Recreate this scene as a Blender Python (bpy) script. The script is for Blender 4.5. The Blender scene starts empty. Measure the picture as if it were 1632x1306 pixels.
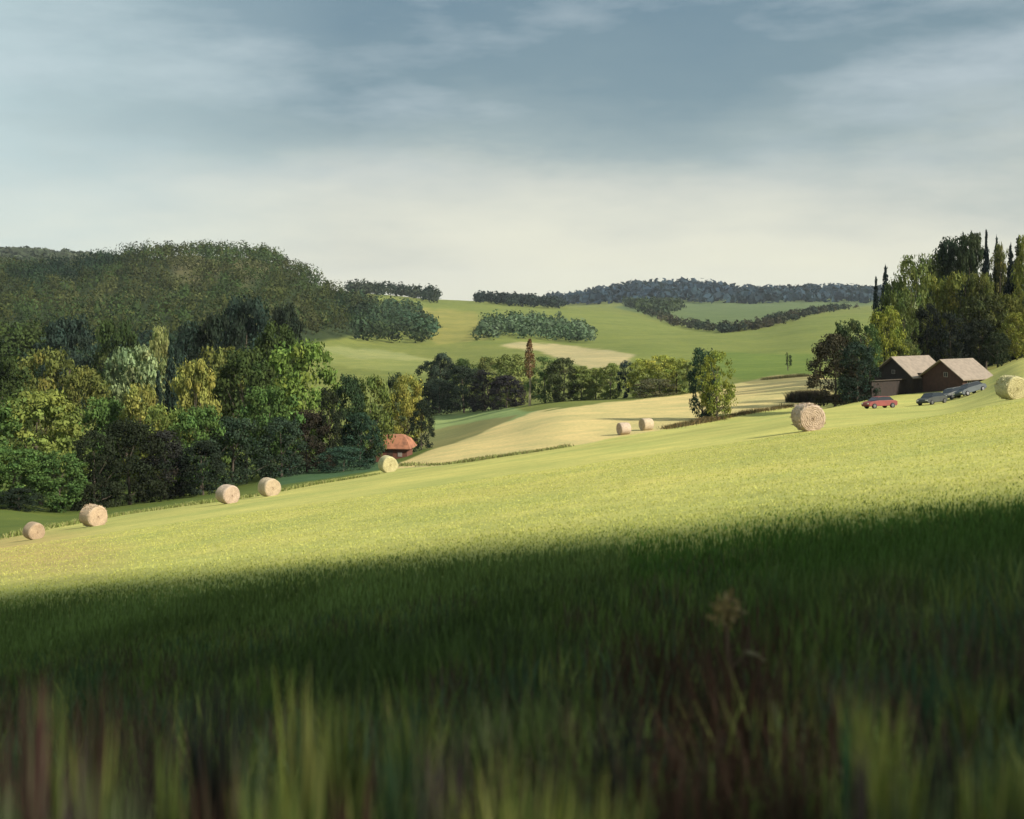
import bpy, math, random
import numpy as np
from math import radians as R
random.seed(7)
RNG = np.random.default_rng(11)
scn = bpy.context.scene
col = scn.collection

# ---------------------------------------------------------------- camera
F, CX, HZ = 1970.0, 816.0, 475.0            # the lens and the eye level, in units of a 1632-wide picture
cam_d = bpy.data.cameras.new('camera')
cam = bpy.data.objects.new('camera', cam_d); col.objects.link(cam)
cam.location = (0, 0, 0); cam.rotation_euler = (R(90), 0, 0)
cam_d.sensor_width = 36.0; cam_d.lens = 36.0*F/1632.0
cam_d.shift_y = -(653.0-HZ)/1632.0
cam_d.clip_start = 0.05; cam_d.clip_end = 20000
cam_d.dof.use_dof = True; cam_d.dof.focus_distance = 110.0; cam_d.dof.aperture_fstop = 1.5
scn.camera = cam

# ---------------------------------------------------------------- light
SUN_EL, SUN_AZ = 33.0, 124.0                # azimuth clockwise from +Y
sd = bpy.data.lights.new('sun', 'SUN'); sd.energy = 4.6; sd.angle = R(4.5); sd.color = (1.0, 0.93, 0.80)
sun = bpy.data.objects.new('sun', sd); col.objects.link(sun)
sun.rotation_euler = (R(90-SUN_EL), 0, R(180-SUN_AZ))
scn.view_settings.view_transform = 'Standard'; scn.view_settings.look = 'None'
scn.view_settings.gamma = 1.0; scn.view_settings.use_curve_mapping = False
scn.view_settings.exposure = 0.65
scn.cycles.max_bounces = 5; scn.cycles.transparent_max_bounces = 4
scn.cycles.volume_bounces = 0

class NT:
    """small helper for writing node trees"""
    def __init__(s, t): s.t = t; t.nodes.clear()
    def n(s, typ, **kw):
        nd = s.t.nodes.new(typ)
        for k, v in kw.items():
            if k.startswith('_'):
                nd.inputs[k[1:].replace('_', ' ')].default_value = v
            else: setattr(nd, k, v)
        return nd
    def l(s, a, b): s.t.links.new(a, b)
    def math(s, op, a, b=None, clamp=False):
        nd = s.t.nodes.new('ShaderNodeMath'); nd.operation = op; nd.use_clamp = clamp
        for i, v in enumerate((a, b)):
            if v is None: continue
            if isinstance(v, (int, float)): nd.inputs[i].default_value = v
            else: s.l(v, nd.inputs[i])
        return nd.outputs[0]
    def mix(s, f, a, b, mode='MIX'):
        nd = s.t.nodes.new('ShaderNodeMix'); nd.data_type = 'RGBA'; nd.blend_type = mode
        for i, v in ((0, f), (6, a), (7, b)):
            if isinstance(v, (int, float)): nd.inputs[i].default_value = v
            elif isinstance(v, tuple): nd.inputs[i].default_value = (*v[:3], 1)
            else: s.l(v, nd.inputs[i])
        return nd.outputs[2]
    def ramp(s, f, stops, interp='LINEAR'):
        nd = s.t.nodes.new('ShaderNodeValToRGB'); s.l(f, nd.inputs[0])
        cr = nd.color_ramp; cr.interpolation = interp
        while len(cr.elements) < len(stops): cr.elements.new(0.5)
        for e, (p, c) in zip(cr.elements, stops):
            e.position = p; e.color = (*c, 1) if len(c) == 3 else c
        return nd.outputs[0]
    def noise(s, vec, scale, detail=4, rough=0.5):
        nd = s.t.nodes.new('ShaderNodeTexNoise'); s.l(vec, nd.inputs['Vector'])
        nd.inputs['Scale'].default_value = scale; nd.inputs['Detail'].default_value = detail
        nd.inputs['Roughness'].default_value = rough
        return nd.outputs[0]

def lin(r, g, b):
    f = lambda c: ((c/255+0.055)/1.055)**2.4 if c > 10 else c/255/12.92
    return (f(r), f(g), f(b))

world = bpy.data.worlds.new('World'); scn.world = world; world.use_nodes = True
w = NT(world.node_tree)
tc = w.n('ShaderNodeTexCoord')
sky = w.n('ShaderNodeTexSky', sky_type='NISHITA', sun_disc=False, sun_elevation=R(SUN_EL), sun_rotation=R(SUN_AZ),
          altitude=200, air_density=1.0, dust_density=2.0, ozone_density=1.0)
sep = w.n('ShaderNodeSeparateXYZ'); w.l(tc.outputs['Generated'], sep.inputs[0])
mp = w.n('ShaderNodeMapping'); mp.inputs['Scale'].default_value = (1.0, 1.0, 3.6)
mp.inputs['Location'].default_value = (0.55, 0.3, 0.25)
w.l(tc.outputs['Generated'], mp.inputs[0])
n1 = w.noise(mp.outputs[0], 3.2, 5, 0.52)
n2 = w.noise(mp.outputs[0], 9.0, 6, 0.62)
nn = w.math('ADD', w.math('MULTIPLY', w.math('SUBTRACT', n1, 0.5), 0.17), w.math('MULTIPLY', w.math('SUBTRACT', n2, 0.5), 0.045))
zz = w.math('ADD', sep.outputs[2], nn)
EX = 2**0.65
def sk(r, g, b, k=1.0): return tuple(c*k/EX for c in lin(r, g, b))
grad = w.ramp(zz, [(0.0, sk(247,245,222)), (0.04, sk(238,237,219)), (0.08, sk(214,217,207)),
                   (0.125, sk(166,182,183)), (0.18, sk(130,154,163)), (0.26, sk(112,140,155)), (0.45, sk(176,190,198)), (1.0, sk(168,186,200))])
# pale cloud puffs high up and glare painted in as brighter sky to the left
puff = w.ramp(w.noise(mp.outputs[0], 3.9, 6, 0.55), [(0.47, (0,0,0)), (0.68, (1,1,1))])
up = w.ramp(sep.outputs[2], [(0.07, (0,0,0)), (0.14, (1,1,1))])
c2 = w.mix(w.math('MULTIPLY', w.math('MULTIPLY', puff, up), 0.9), grad, sk(190,203,208))
left = w.ramp(w.math('MULTIPLY', sep.outputs[0], -1.0), [(0.13, (0,0,0)), (0.42, (1,1,1))])
c3 = w.mix(w.math('MULTIPLY', w.math('MULTIPLY', left, w.math('ADD', 0.45, w.math('MULTIPLY', n2, 0.9))), 0.78), c2, sk(208,228,228))
nis = w.mix(1.0, sky.outputs[0], (0.07, 0.07, 0.07), 'MULTIPLY')
c4 = w.mix(0.14, c3, nis)
bg = w.n('ShaderNodeBackground'); bg.inputs[1].default_value = 1.0; w.l(c4, bg.inputs[0])
wo = w.n('ShaderNodeOutputWorld'); w.l(bg.outputs[0], wo.inputs[0])

# ---------------------------------------------------------------- names, labels, meshes
def tag(o, label=None, cat=None, group=None, kind=None):
    if label: o['label'] = label
    if cat: o['category'] = cat
    if group: o['group'] = group
    if kind: o['kind'] = kind
    return o

def empty(name, loc, rz=0.0):
    o = bpy.data.objects.new(name, None); col.objects.link(o)
    o.location = loc; o.rotation_euler = (0, 0, rz); o.empty_display_size = 0.5
    return o

def mesh_np(name, V, Fc, cols=None, smooth=False):
    """V (n,3); Fc (m,4) or (m,3) index array; cols (n,3) per-vertex colour"""
    if cols is None: cols = np.ones((len(V), 3))*(.8+.4*np.repeat(np.random.default_rng(1).random(len(V)//4+1), 4)[:len(V), None])
    me = bpy.data.meshes.new(name)
    V = np.asarray(V, np.float32); Fc = np.asarray(Fc, np.int32)
    k = Fc.shape[1]
    me.vertices.add(len(V)); me.vertices.foreach_set('co', V.ravel())
    me.loops.add(Fc.size); me.loops.foreach_set('vertex_index', Fc.ravel())
    me.polygons.add(len(Fc)); me.polygons.foreach_set('loop_start', np.arange(0, Fc.size, k, dtype=np.int32))
    me.polygons.foreach_set('loop_total', np.full(len(Fc), k, np.int32))
    me.polygons.foreach_set('use_smooth', np.full(len(Fc), smooth, bool))
    if cols is not None:
        a = me.color_attributes.new('Col', 'FLOAT_COLOR', 'POINT')
        c4_ = np.ones((len(V), 4), np.float32); c4_[:, :3] = cols
        a.data.foreach_set('color', c4_.ravel())
    me.update(calc_edges=True); me.validate()
    return me

def link(name, me, mat, parent=None, color=None):
    o = bpy.data.objects.new(name, me); col.objects.link(o)
    if mat and not me.materials: me.materials.append(mat)
    if parent: o.parent = parent
    if color: o.color = (*color, 1)
    return o

class MB:
    """collects quads/tris of simple solids into one mesh"""
    def __init__(s): s.v = []; s.f = []
    def quad_grid(s, rings, close=True, cap=True):
        b = len(s.v); n = len(rings[0])
        for r in rings: s.v += [tuple(p) for p in r]
        for i in range(len(rings)-1):
            for j in range(n if close else n-1):
                k = (j+1) % n
                s.f.append((b+i*n+j, b+i*n+k, b+(i+1)*n+k, b+(i+1)*n+j))
        if cap:
            s.f.append(tuple(b+j for j in range(n))[::-1]); s.f.append(tuple(b+(len(rings)-1)*n+j for j in range(n)))
    def tube(s, pts, rad, n=8):
        rings = []
        pts = [np.array(p, float) for p in pts]
        for i, p in enumerate(pts):
            d = pts[min(i+1, len(pts)-1)]-pts[max(i-1, 0)]; d /= (np.linalg.norm(d)+1e-9)
            a = np.cross(d, (0.3, 1, 0.1)); a /= np.linalg.norm(a); b_ = np.cross(d, a)
            r = rad[i] if hasattr(rad, '__len__') else rad
            rings.append([p+r*(math.cos(t)*a+math.sin(t)*b_) for t in np.arange(n)*2*math.pi/n])
        s.quad_grid(rings)
    def box(s, x0, x1, y0, y1, z0, z1):
        s.quad_grid([[(x0,y0,z0),(x1,y0,z0),(x1,y1,z0),(x0,y1,z0)], [(x0,y0,z1),(x1,y0,z1),(x1,y1,z1),(x0,y1,z1)]])
    def poly(s, pts):
        b = len(s.v); s.v += [tuple(p) for p in pts]; s.f.append(tuple(range(b, b+len(pts))))
    def prism(s, pts, vec):
        """solid: polygon pts pushed along vec"""
        v = np.array(vec, float)
        s.quad_grid([[tuple(p) for p in pts], [tuple(np.array(p)+v) for p in pts]])
    def build(s, name, mat, parent=None, smooth=False, bevel=0.0, color=None):
        me = bpy.data.meshes.new(name); me.from_pydata([tuple(map(float, p)) for p in s.v], [], s.f); me.update()
        import bmesh
        bm = bmesh.new(); bm.from_mesh(me); bmesh.ops.recalc_face_normals(bm, faces=bm.faces); bm.to_mesh(me); bm.free()
        if smooth:
            for p in me.polygons: p.use_smooth = True
        o = link(name, me, mat, parent, color)
        if bevel:
            m = o.modifiers.new('bevel', 'BEVEL'); m.width = bevel; m.segments = 2; m.limit_method = 'ANGLE'
        return o

# ---------------------------------------------------------------- lie of the land
PA, PB = 0.144, -0.1142                       # the meadow is a tilted plane, falling away and to the left
GY = np.exp(np.linspace(math.log(1.0), math.log(6000), 420))
# columns of the terrain: heading -> (distance, drop) where drop is read as a view angle in the same units as F
COLS = {
 -500: (70,  [(100,880),(160,830),(300,730),(500,620),(800,500),(1100,425),(1500,430),(2300,385),(4000,470)]),
 0:    (80,  [(100,842),(135,812),(200,765),(300,700),(450,630),(600,560),(800,495),(1050,436),(1400,445),(2300,408),(3000,430),(4500,480)]),
 100:  (100, [(135,822),(200,780),(300,715),(450,640),(600,570),(800,498),(1050,436),(1400,445),(2300,412),(3000,430),(4500,480)]),
 200:  (118, [(155,803),(220,765),(300,720),(450,640),(600,570),(800,495),(1080,418),(1400,435),(2300,425),(3000,445),(4500,480)]),
 300:  (120, [(160,790),(220,755),(300,715),(450,640),(600,570),(800,492),(1100,409),(1400,425),(2300,440),(4500,480)]),
 400:  (124, [(165,773),(220,748),(300,705),(450,640),(600,570),(800,490),(1100,411),(1400,430),(2300,450),(4500,480)]),
 460:  (132, [(180,756),(240,732),(300,700),(450,640),(600,578),(800,503),(1100,430),(1400,445),(2300,460),(4500,482)]),
 520:  (145, [(195,745),(240,725),(300,695),(420,645),(600,585),(800,525),(1150,462),(1500,465),(2300,475),(4500,482)]),
 600:  (155, [(195,738),(240,722),(300,696),(400,655),(560,592),(720,560),(900,530),(1200,492),(1600,469),(2300,478),(4500,482)]),
 700:  (158, [(190,718),(240,704),(300,688),(400,652),(560,590),(720,565),(900,540),(1200,505),(1650,478),(2300,484),(4500,482)]),
 800:  (158, [(190,702),(240,676),(300,660),(400,638),(560,582),(720,560),(900,538),(1200,508),(1700,482),(2300,486),(4500,482)]),
 900:  (160, [(200,674),(250,652),(310,640),(400,622),(560,575),(720,560),(900,545),(1200,515),(1700,489),(2300,489),(3300,484),(4500,488)]),
 1000: (166, [(210,664),(260,643),(320,630),(420,602),(560,575),(720,556),(900,545),(1200,520),(1700,496),(2300,488),(3300,466),(4500,480)]),
 1100: (180, [(230,648),(280,630),(340,615),(420,596),(560,575),(720,558),(900,543),(1200,527),(1700,500),(2300,489),(3300,462),(4500,480)]),
 1200: (195, [(240,632),(290,615),(350,602),(420,590),(560,573),(720,556),(900,542),(1200,520),(1700,499),(2300,488),(3300,474),(4500,480)]),
 1300: (205, [(250,615),(300,603),(360,594),(420,585),(560,568),(720,550),(900,530),(1200,508),(1700,495),(2300,486),(3300,469),(4500,480)]),
 1400: (50,  [(80,668),(110,658),(150,650),(185,636),(215,622),(260,607),(320,598),(420,580),(560,560),(720,545),(900,525),(1200,505),(1700,492),(2300,486),(3300,472),(4500,480)]),
 1500: (50,  [(80,660),(110,652),(150,643),(185,626),(215,610),(250,598),(320,585),(420,570),(560,550),(720,535),(1200,505),(1700,492),(3300,474),(4500,480)]),
 1570: (60,  [(85,641),(110,634),(150,622),(185,607),(220,592),(260,584),(420,566),(560,548),(720,533),(1200,504),(1700,492),(3300,474),(4500,480)]),
 1632: (85, [(150,590),(185,577),(220,571),(320,560),(500,535),(720,515),(1200,495),(1700,490),(3300,474),(4500,480)]),
 2200: (110, [(150,520),(200,500),(300,490),(500,480),(1200,480),(3300,470),(4500,478)]),
}
def pchip(x, y, xi):
    x = np.array(x, float); y = np.array(y, float); h = np.diff(x); d = np.diff(y)/h
    m = np.zeros(len(x)); m[0] = d[0]; m[-1] = d[-1]
    for i in range(1, len(x)-1):
        if d[i-1]*d[i] > 0:
            w1 = 2*h[i]+h[i-1]; w2 = h[i]+2*h[i-1]; m[i] = (w1+w2)/(w1/d[i-1]+w2/d[i])
    k = np.clip(np.searchsorted(x, xi)-1, 0, len(x)-2); t = (xi-x[k])/h[k]
    return (2*t**3-3*t**2+1)*y[k]+(t**3-2*t**2+t)*h[k]*m[k]+(-2*t**3+3*t**2)*y[k+1]+(t**3-t**2)*h[k]*m[k+1]
cpx = sorted(COLS); Tc = []
for p in cpx:
    ye, pts = COLS[p]
    plane = lambda Y: -1.8+PA*(p-CX)/F*Y+PB*Y
    xs = [0.0]+[0.6*ye, 0.8*ye, ye]+[a for a, b in pts]; zs = [-1.8]+[plane(0.6*ye), plane(0.8*ye), plane(ye)]+[-(b-HZ)/F*a for a, b in pts]
    z = pchip(xs, zs, np.minimum(GY, xs[-1])); z = np.where(GY <= ye*0.8, plane(GY), z)
    Tc.append(z)
Tc = np.array(Tc)
PX = np.arange(-500, 2201, 10.0); TT = np.array([[0.0]])
TT = np.stack([pchip(cpx, Tc[:, j], PX) for j in range(len(GY))], 1)
for _ in range(3):                                   # soften along the heading
    TT[1:-1] = 0.25*TT[:-2]+0.5*TT[1:-1]+0.25*TT[2:]
def vnoise(x, y, seed=0):
    """value noise, vectorised"""
    x = np.asarray(x, float); y = np.asarray(y, float)
    xi = np.floor(x).astype(np.int64); yi = np.floor(y).astype(np.int64); fx = x-xi; fy = y-yi
    fx = fx*fx*(3-2*fx); fy = fy*fy*(3-2*fy)
    def hsh(a, b):
        h = (a*374761393+b*668265263+seed*1442695041) & 0xffffffff
        h = ((h ^ (h >> 13))*1274126177) & 0xffffffff
        return ((h ^ (h >> 16)) & 0xffff)/65535.0
    return (hsh(xi, yi)*(1-fx)+hsh(xi+1, yi)*fx)*(1-fy)+(hsh(xi, yi+1)*(1-fx)+hsh(xi+1, yi+1)*fx)*fy
def fbm(x, y, seed=0, o=4):
    s = 0; a = 0.5
    for i in range(o): s = s+a*vnoise(np.asarray(x)*2**i, np.asarray(y)*2**i, seed+i); a *= 0.5
    return s
def gz(x, y):
    """height of the ground at x, y"""
    x = np.asarray(x, float); y = np.asarray(y, float); r = np.hypot(x, y)
    yy = np.maximum(y, 0.35*r)
    yy = np.clip(yy, 1.0, 5900); px = np.clip(CX+F*x/yy, -500, 2199.9)
    gi = np.clip(np.log(yy)/math.log(6000)*(len(GY)-1), 0, len(GY)-1.001); j = gi.astype(int); t = gi-j
    pi_ = (px+500)/10; i = np.clip(pi_.astype(int), 0, len(PX)-2); s = pi_-i
    z = (TT[i, j]*(1-s)+TT[i+1, j]*s)*(1-t)+(TT[i, j+1]*(1-s)+TT[i+1, j+1]*s)*t
    pl = -1.8+PA*x+PB*y
    near = np.clip((r-40)/40, 0, 1); z = pl*(1-near)+z*near
    side = np.clip((0.35*r-y)/(0.3*r+1e-6), 0, 1); z = z*(1-side)+(-1.8+(pl+1.8)*np.exp(-r/300))*side
    z = z+(fbm(x/40, y/40, 5, 3)-0.44)*np.clip((r-60)/250, 0, 2.2)
    z = z+(fbm(x/2.3, y/2.3, 9, 3)-0.44)*0.10*np.clip(1.2-r/90, 0.25, 1)
    return z
def gz1(x, y): return float(gz(np.array([x]), np.array([y]))[0])
def at(px, Y): x = (px-CX)/F*Y; return (x, Y, gz1(x, Y))
def find(px, py, y0=8, y1=700):
    """where the line of sight through px, py meets the ground"""
    Y = np.linspace(y0, y1, 6000); x = (px-CX)/F*Y; z = gz(x, Y); p = HZ-F*z/Y
    k = np.argmax(p < py); return float(x[k]), float(Y[k]), float(z[k])

# ---------------------------------------------------------------- materials
def mat(name):
    m = bpy.data.materials.new(name); m.use_nodes = True; return m, NT(m.node_tree)
def finish(t, shader): o = t.n('ShaderNodeOutputMaterial'); t.l(shader, o.inputs[0])
def simple(name, c, rough=0.7, metal=0.0, nscale=8.0, namt=0.25, bump=0.0):
    m, t = mat(name); tcn = t.n('ShaderNodeTexCoord'); nz = t.noise(tcn.outputs['Object'], nscale, 5, 0.6)
    k = t.ramp(nz, [(0.3, (1-namt,)*3), (0.7, (1+namt,)*3)])
    cc = t.mix(1.0, (*c,), k, 'MULTIPLY')
    p = t.n('ShaderNodeBsdfPrincipled', _Roughness=rough, _Metallic=metal); t.l(cc, p.inputs['Base Color'])
    if bump:
        b = t.n('ShaderNodeBump', _Strength=bump, _Distance=0.05); t.l(nz, b.inputs['Height']); t.l(b.outputs[0], p.inputs['Normal'])
    finish(t, p.outputs[0]); return m
def foliage_mat(name, transl=0.25):
    m, t = mat(name)
    oi = t.n('ShaderNodeObjectInfo'); at_ = t.n('ShaderNodeAttribute', attribute_name='Col')
    c = t.mix(1.0, oi.outputs['Color'], at_.outputs['Color'], 'MULTIPLY')
    p = t.n('ShaderNodeBsdfPrincipled', _Roughness=0.75); p.inputs['Specular IOR Level'].default_value = 0.08
    t.l(c, p.inputs['Base Color'])
    tr = t.n('ShaderNodeBsdfTranslucent'); t.l(t.mix(1.0, c, (1.0, 1.05, 0.6), 'MULTIPLY'), tr.inputs[0])
    mx = t.n('ShaderNodeMixShader'); mx.inputs[0].default_value = transl
    t.l(p.outputs[0], mx.inputs[1]); t.l(tr.outputs[0], mx.inputs[2]); finish(t, mx.outputs[0]); return m
M_leaf = foliage_mat('leaves'); M_grass = foliage_mat('grass blades', 0.3)
M_bark = simple('bark', (0.075, 0.058, 0.042), 0.9, 0, 3.0, 0.4, 0.6)
M_barkp = simple('pale bark', (0.42, 0.33, 0.22), 0.85, 0, 2.0, 0.25, 0.4)

def ground_mat():
    m, t = mat('grassland'); at_ = t.n('ShaderNodeAttribute', attribute_name='Col')
    g = t.n('ShaderNodeNewGeometry'); pos = g.outputs['Position']
    mp_ = t.n('ShaderNodeMapping'); mp_.inputs['Scale'].default_value = (1, 1, 0.2); t.l(pos, mp_.inputs[0]); v = mp_.outputs[0]
    a = t.noise(v, 14.0, 3, 0.7); b = t.noise(v, 1.7, 5, 0.65); c = t.noise(v, 0.16, 5, 0.6); d = t.noise(v, 0.02, 4, 0.6)
    k = t.mix(1.0, t.ramp(a, [(0.3, (0.72, 0.74, 0.70)), (0.7, (1.28, 1.26, 1.2))]), t.ramp(b, [(0.3, (0.83, 0.86, 0.85)), (0.7, (1.17, 1.14, 1.1))]), 'MULTIPLY')
    k = t.mix(1.0, k, t.ramp(c, [(0.35, (0.88, 0.93, 0.9)), (0.65, (1.12, 1.07, 1.05))]), 'MULTIPLY')
    k = t.mix(1.0, k, t.ramp(d, [(0.35, (0.86, 0.9, 0.9)), (0.65, (1.14, 1.1, 1.1))]), 'MULTIPLY')
    cc = t.mix(1.0, at_.outputs['Color'], k, 'MULTIPLY')
    p = t.n('ShaderNodeBsdfPrincipled', _Roughness=0.95); p.inputs['Specular IOR Level'].default_value = 0.1
    t.l(cc, p.inputs['Base Color'])
    bp = t.n('ShaderNodeBump', _Strength=0.6, _Distance=0.08)
    t.l(t.math('ADD', t.math('MULTIPLY', a, 0.5), b), bp.inputs['Height']); t.l(bp.outputs[0], p.inputs['Normal'])
    finish(t, p.outputs[0]); return m
M_ground = ground_mat()

# ---------------------------------------------------------------- the ground, one sheet cut into meadow, stubble field, valley and hills
LIT = (0.42, 0.405, 0.13)
def inpoly(px, py, poly):
    c = np.zeros(px.shape, bool); n = len(poly)
    for i in range(n):
        x0, y0 = poly[i]; x1, y1 = poly[(i+1) % n]
        if y0 == y1: continue
        c ^= ((y0 > py) != (y1 > py)) & (px < (x1-x0)*(py-y0)/(y1-y0)+x0)
    return c
EDGE_PX = [-500, 0, 55, 100, 200, 300, 400, 500, 600, 620, 700, 800, 900, 1000, 1100, 1200, 1300, 1360, 1632, 2300]
EDGE_PY = [930, 858, 848, 835, 818, 804, 791, 770, 752, 750, 742, 730, 713, 695, 677, 658, 643, 630, 560, 400]
# pieces of land: outline (same view units), colour
FIELDS = [
 ([(-600,-300),(2300,-300),(2300,700),(900,720),(500,760),(-600,900)], (0.15,0.17,0.045)),   # valley grass
 ([(590,470),(700,478),(860,490),(960,495),(1050,515),(1150,530),(1240,520),(1320,500),(1420,500),(1400,600),(1300,608),(1100,590),(900,560),(750,550),(600,500)], (0.15,0.175,0.045)),
 ([(980,490),(1060,512),(1150,528),(1240,512),(1330,492),(1420,484),(1420,476),(1000,480)], (0.10,0.135,0.055)),
 ([(480,552),(700,575),(760,590),(700,598),(560,588),(490,568)], (0.19,0.21,0.065)),
 ([(480,548),(620,560),(700,575),(560,572)], (0.22,0.235,0.09)),
 ([(640,490),(760,498),(780,540),(700,550),(620,500)], (0.22,0.21,0.06)),
 ([(880,548),(1010,565),(990,582),(940,590),(900,575),(860,560),(800,552),(820,545)], (0.35,0.30,0.16)),
 ([(1120,560),(1290,565),(1290,600),(1180,605),(1120,590)], (0.12,0.165,0.035)),
 ([(690,630),(760,640),(840,655),(880,655),(780,690),(690,705)], (0.20,0.26,0.10)),
 ([(660,690),(760,672),(830,660),(760,700),(680,716)], (0.20,0.19,0.075)),
 ([(-600,380),(470,380),(560,450),(600,490),(590,530),(505,545),(480,560),(440,640),(-600,640)], (0.030,0.044,0.016)),
 ([(270,405),(400,405),(430,430),(390,452),(280,450)], (0.11,0.105,0.05)),
 # pale stubble beyond the meadow
 ([(610,750),(690,716),(760,694),(810,672),(860,655),(900,650),(1000,638),(1100,627),(1180,610),(1240,602),(1290,600),(1330,606),(1330,642),(1200,659),(1100,678),(900,714),(700,743)], (0.50,0.41,0.19)),
 ([(1180,610),(1240,598),(1300,596),(1290,606),(1200,613)], (0.26,0.22,0.10)),
 # rough dark grass below the wood
 ([(-600,930),(0,860),(100,836),(200,819),(300,805),(400,792),(500,771),(600,753),(690,716),(600,700),(-600,700)], (0.095,0.125,0.028)),
 ([(440,775),(600,750),(640,738),(560,715),(440,745)], (0.06,0.11,0.05)),
]
def blur_cols(C, n=2):
    for _ in range(n):
        C[1:-1] = 0.25*C[:-2]+0.5*C[1:-1]+0.25*C[2:]; C[:, 1:-1] = 0.25*C[:, :-2]+0.5*C[:, 1:-1]+0.25*C[:, 2:]
    return C
def ground():
    th_in = np.arctan((np.arange(-300, 1933, 4.0)-CX)/F)
    lo = np.linspace(-math.pi, th_in[0], 70)[:-1]; hi = np.linspace(th_in[-1], math.pi, 70)[1:]
    TH = np.concatenate([lo, th_in, hi])
    RR = np.concatenate([np.exp(np.linspace(math.log(0.4), math.log(140), 230)), np.exp(np.linspace(math.log(140), math.log(900), 220))[1:], np.exp(np.linspace(math.log(900), math.log(5500), 90))[1:]])
    X = RR[:, None]*np.sin(TH)[None]; Y = RR[:, None]*np.cos(TH)[None]
    Z = gz(X, Y)
    Ys = np.maximum(Y, 0.02); px = CX+F*X/Ys; py = HZ-F*Z/Ys
    jx = (fbm(X/np.clip(Y/14, .5, 99), Y/np.clip(Y/14, .5, 99)/3, 31, 3)-0.44)*22; jy = (fbm(X/7, Y/15, 41, 3)-0.44)*7
    front = Y > 1
    C = np.zeros(X.shape+(3,)); C[:] = LIT
    vfar = (np.hypot(X, Y) > 60) & front
    C[vfar] = LIT
    side = ~front | (px < -400) | (px > 2100)
    for poly, c in FIELDS:
        m = vfar & inpoly(px+jx, py+jy, poly); C[m] = c
    edge = np.interp(px, EDGE_PX, EDGE_PY)
    mead = (~vfar) | (py > edge) | side
    big = (py+jy > edge) | (np.hypot(X, Y) < 60)
    C[big & front] = LIT
    # meadow: warm patch at the far left, belt shade painted in as darker green, taller darker weeds at our feet
    n_ = fbm(X/9, Y/14, 77, 4); C[mead] *= (0.86+0.32*n_[mead])[:, None]
    warm = np.clip(1-((px-40)/190)**2, 0, 1)*np.clip(1-((py-885)/48)**2, 0, 1)*(mead & front)
    C = C*(1-warm[..., None]*0.85)+np.array((0.44, 0.32, 0.14))*warm[..., None]*0.85
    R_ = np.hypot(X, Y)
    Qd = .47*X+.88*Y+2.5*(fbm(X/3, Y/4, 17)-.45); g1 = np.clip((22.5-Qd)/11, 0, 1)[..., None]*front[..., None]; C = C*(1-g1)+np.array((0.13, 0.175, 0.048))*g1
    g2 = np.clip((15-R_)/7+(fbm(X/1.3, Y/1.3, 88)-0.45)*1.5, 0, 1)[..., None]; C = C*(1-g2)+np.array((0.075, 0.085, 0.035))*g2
    sw = np.sin((X*.45+Y*.89)/3.2*6.283/1.0+2.5*fbm(X/30, Y/30, 7)); C[mead] *= (1+0.07*sw[mead])[:, None]
    C = blur_cols(C, 1)
    nr, nt = X.shape; V = np.stack([X, Y, Z], -1).reshape(-1, 3)
    ii, jj = np.meshgrid(np.arange(nr-1), np.arange(nt-1), indexing='ij')
    Q = np.stack([ii*nt+jj, (ii+1)*nt+jj, (ii+1)*nt+jj+1, ii*nt+jj+1], -1)
    rc = RR[:-1][:, None]*np.ones(nt-1)
    isst = inpoly(px, py, FIELDS[13-1][0])[:-1, :-1] & (rc > 100) & front[:-1, :-1]
    ismd = mead[:-1, :-1] & (rc < 330)
    cls = np.where(isst & ~ismd, 1, np.where(ismd, 0, np.where(rc < 520, 2, 3)))
    for k, nm in enumerate(['meadow', 'stubble_field', 'valley', 'hills']):
        q = Q[cls == k].reshape(-1, 4); u, inv = np.unique(q, return_inverse=True)
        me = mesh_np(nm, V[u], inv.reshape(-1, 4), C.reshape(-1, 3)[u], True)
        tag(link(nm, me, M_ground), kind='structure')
ground()

# ---------------------------------------------------------------- foliage
def cards(P, Nrm, size, rng, up=0.0, asp=1.0):
    """leaf-cluster faces: centres P, facing Nrm, a pointed quad each"""
    n = len(P); a = rng.normal(size=(n, 3)); a[:, 2] += up
    t1 = np.cross(Nrm, a); t1 /= np.linalg.norm(t1, axis=1, keepdims=True)+1e-9
    t2 = np.cross(Nrm, t1); t2 /= np.linalg.norm(t2, axis=1, keepdims=True)+1e-9
    s = (size*(0.6+0.8*rng.random(n)))[:, None] if np.ndim(size) == 0 else (size*(0.6+0.8*rng.random(n)))[:, None]
    V = np.stack([P-t1*s*asp*0.9, P-t2*s*0.55+Nrm*s*0.12, P+t1*s*asp, P+t2*s*0.55-Nrm*s*0.10], 1)
    return V.reshape(-1, 3), np.arange(4*n).reshape(-1, 4)
def unit(v): return v/(np.linalg.norm(v, axis=-1, keepdims=True)+1e-9)

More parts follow.
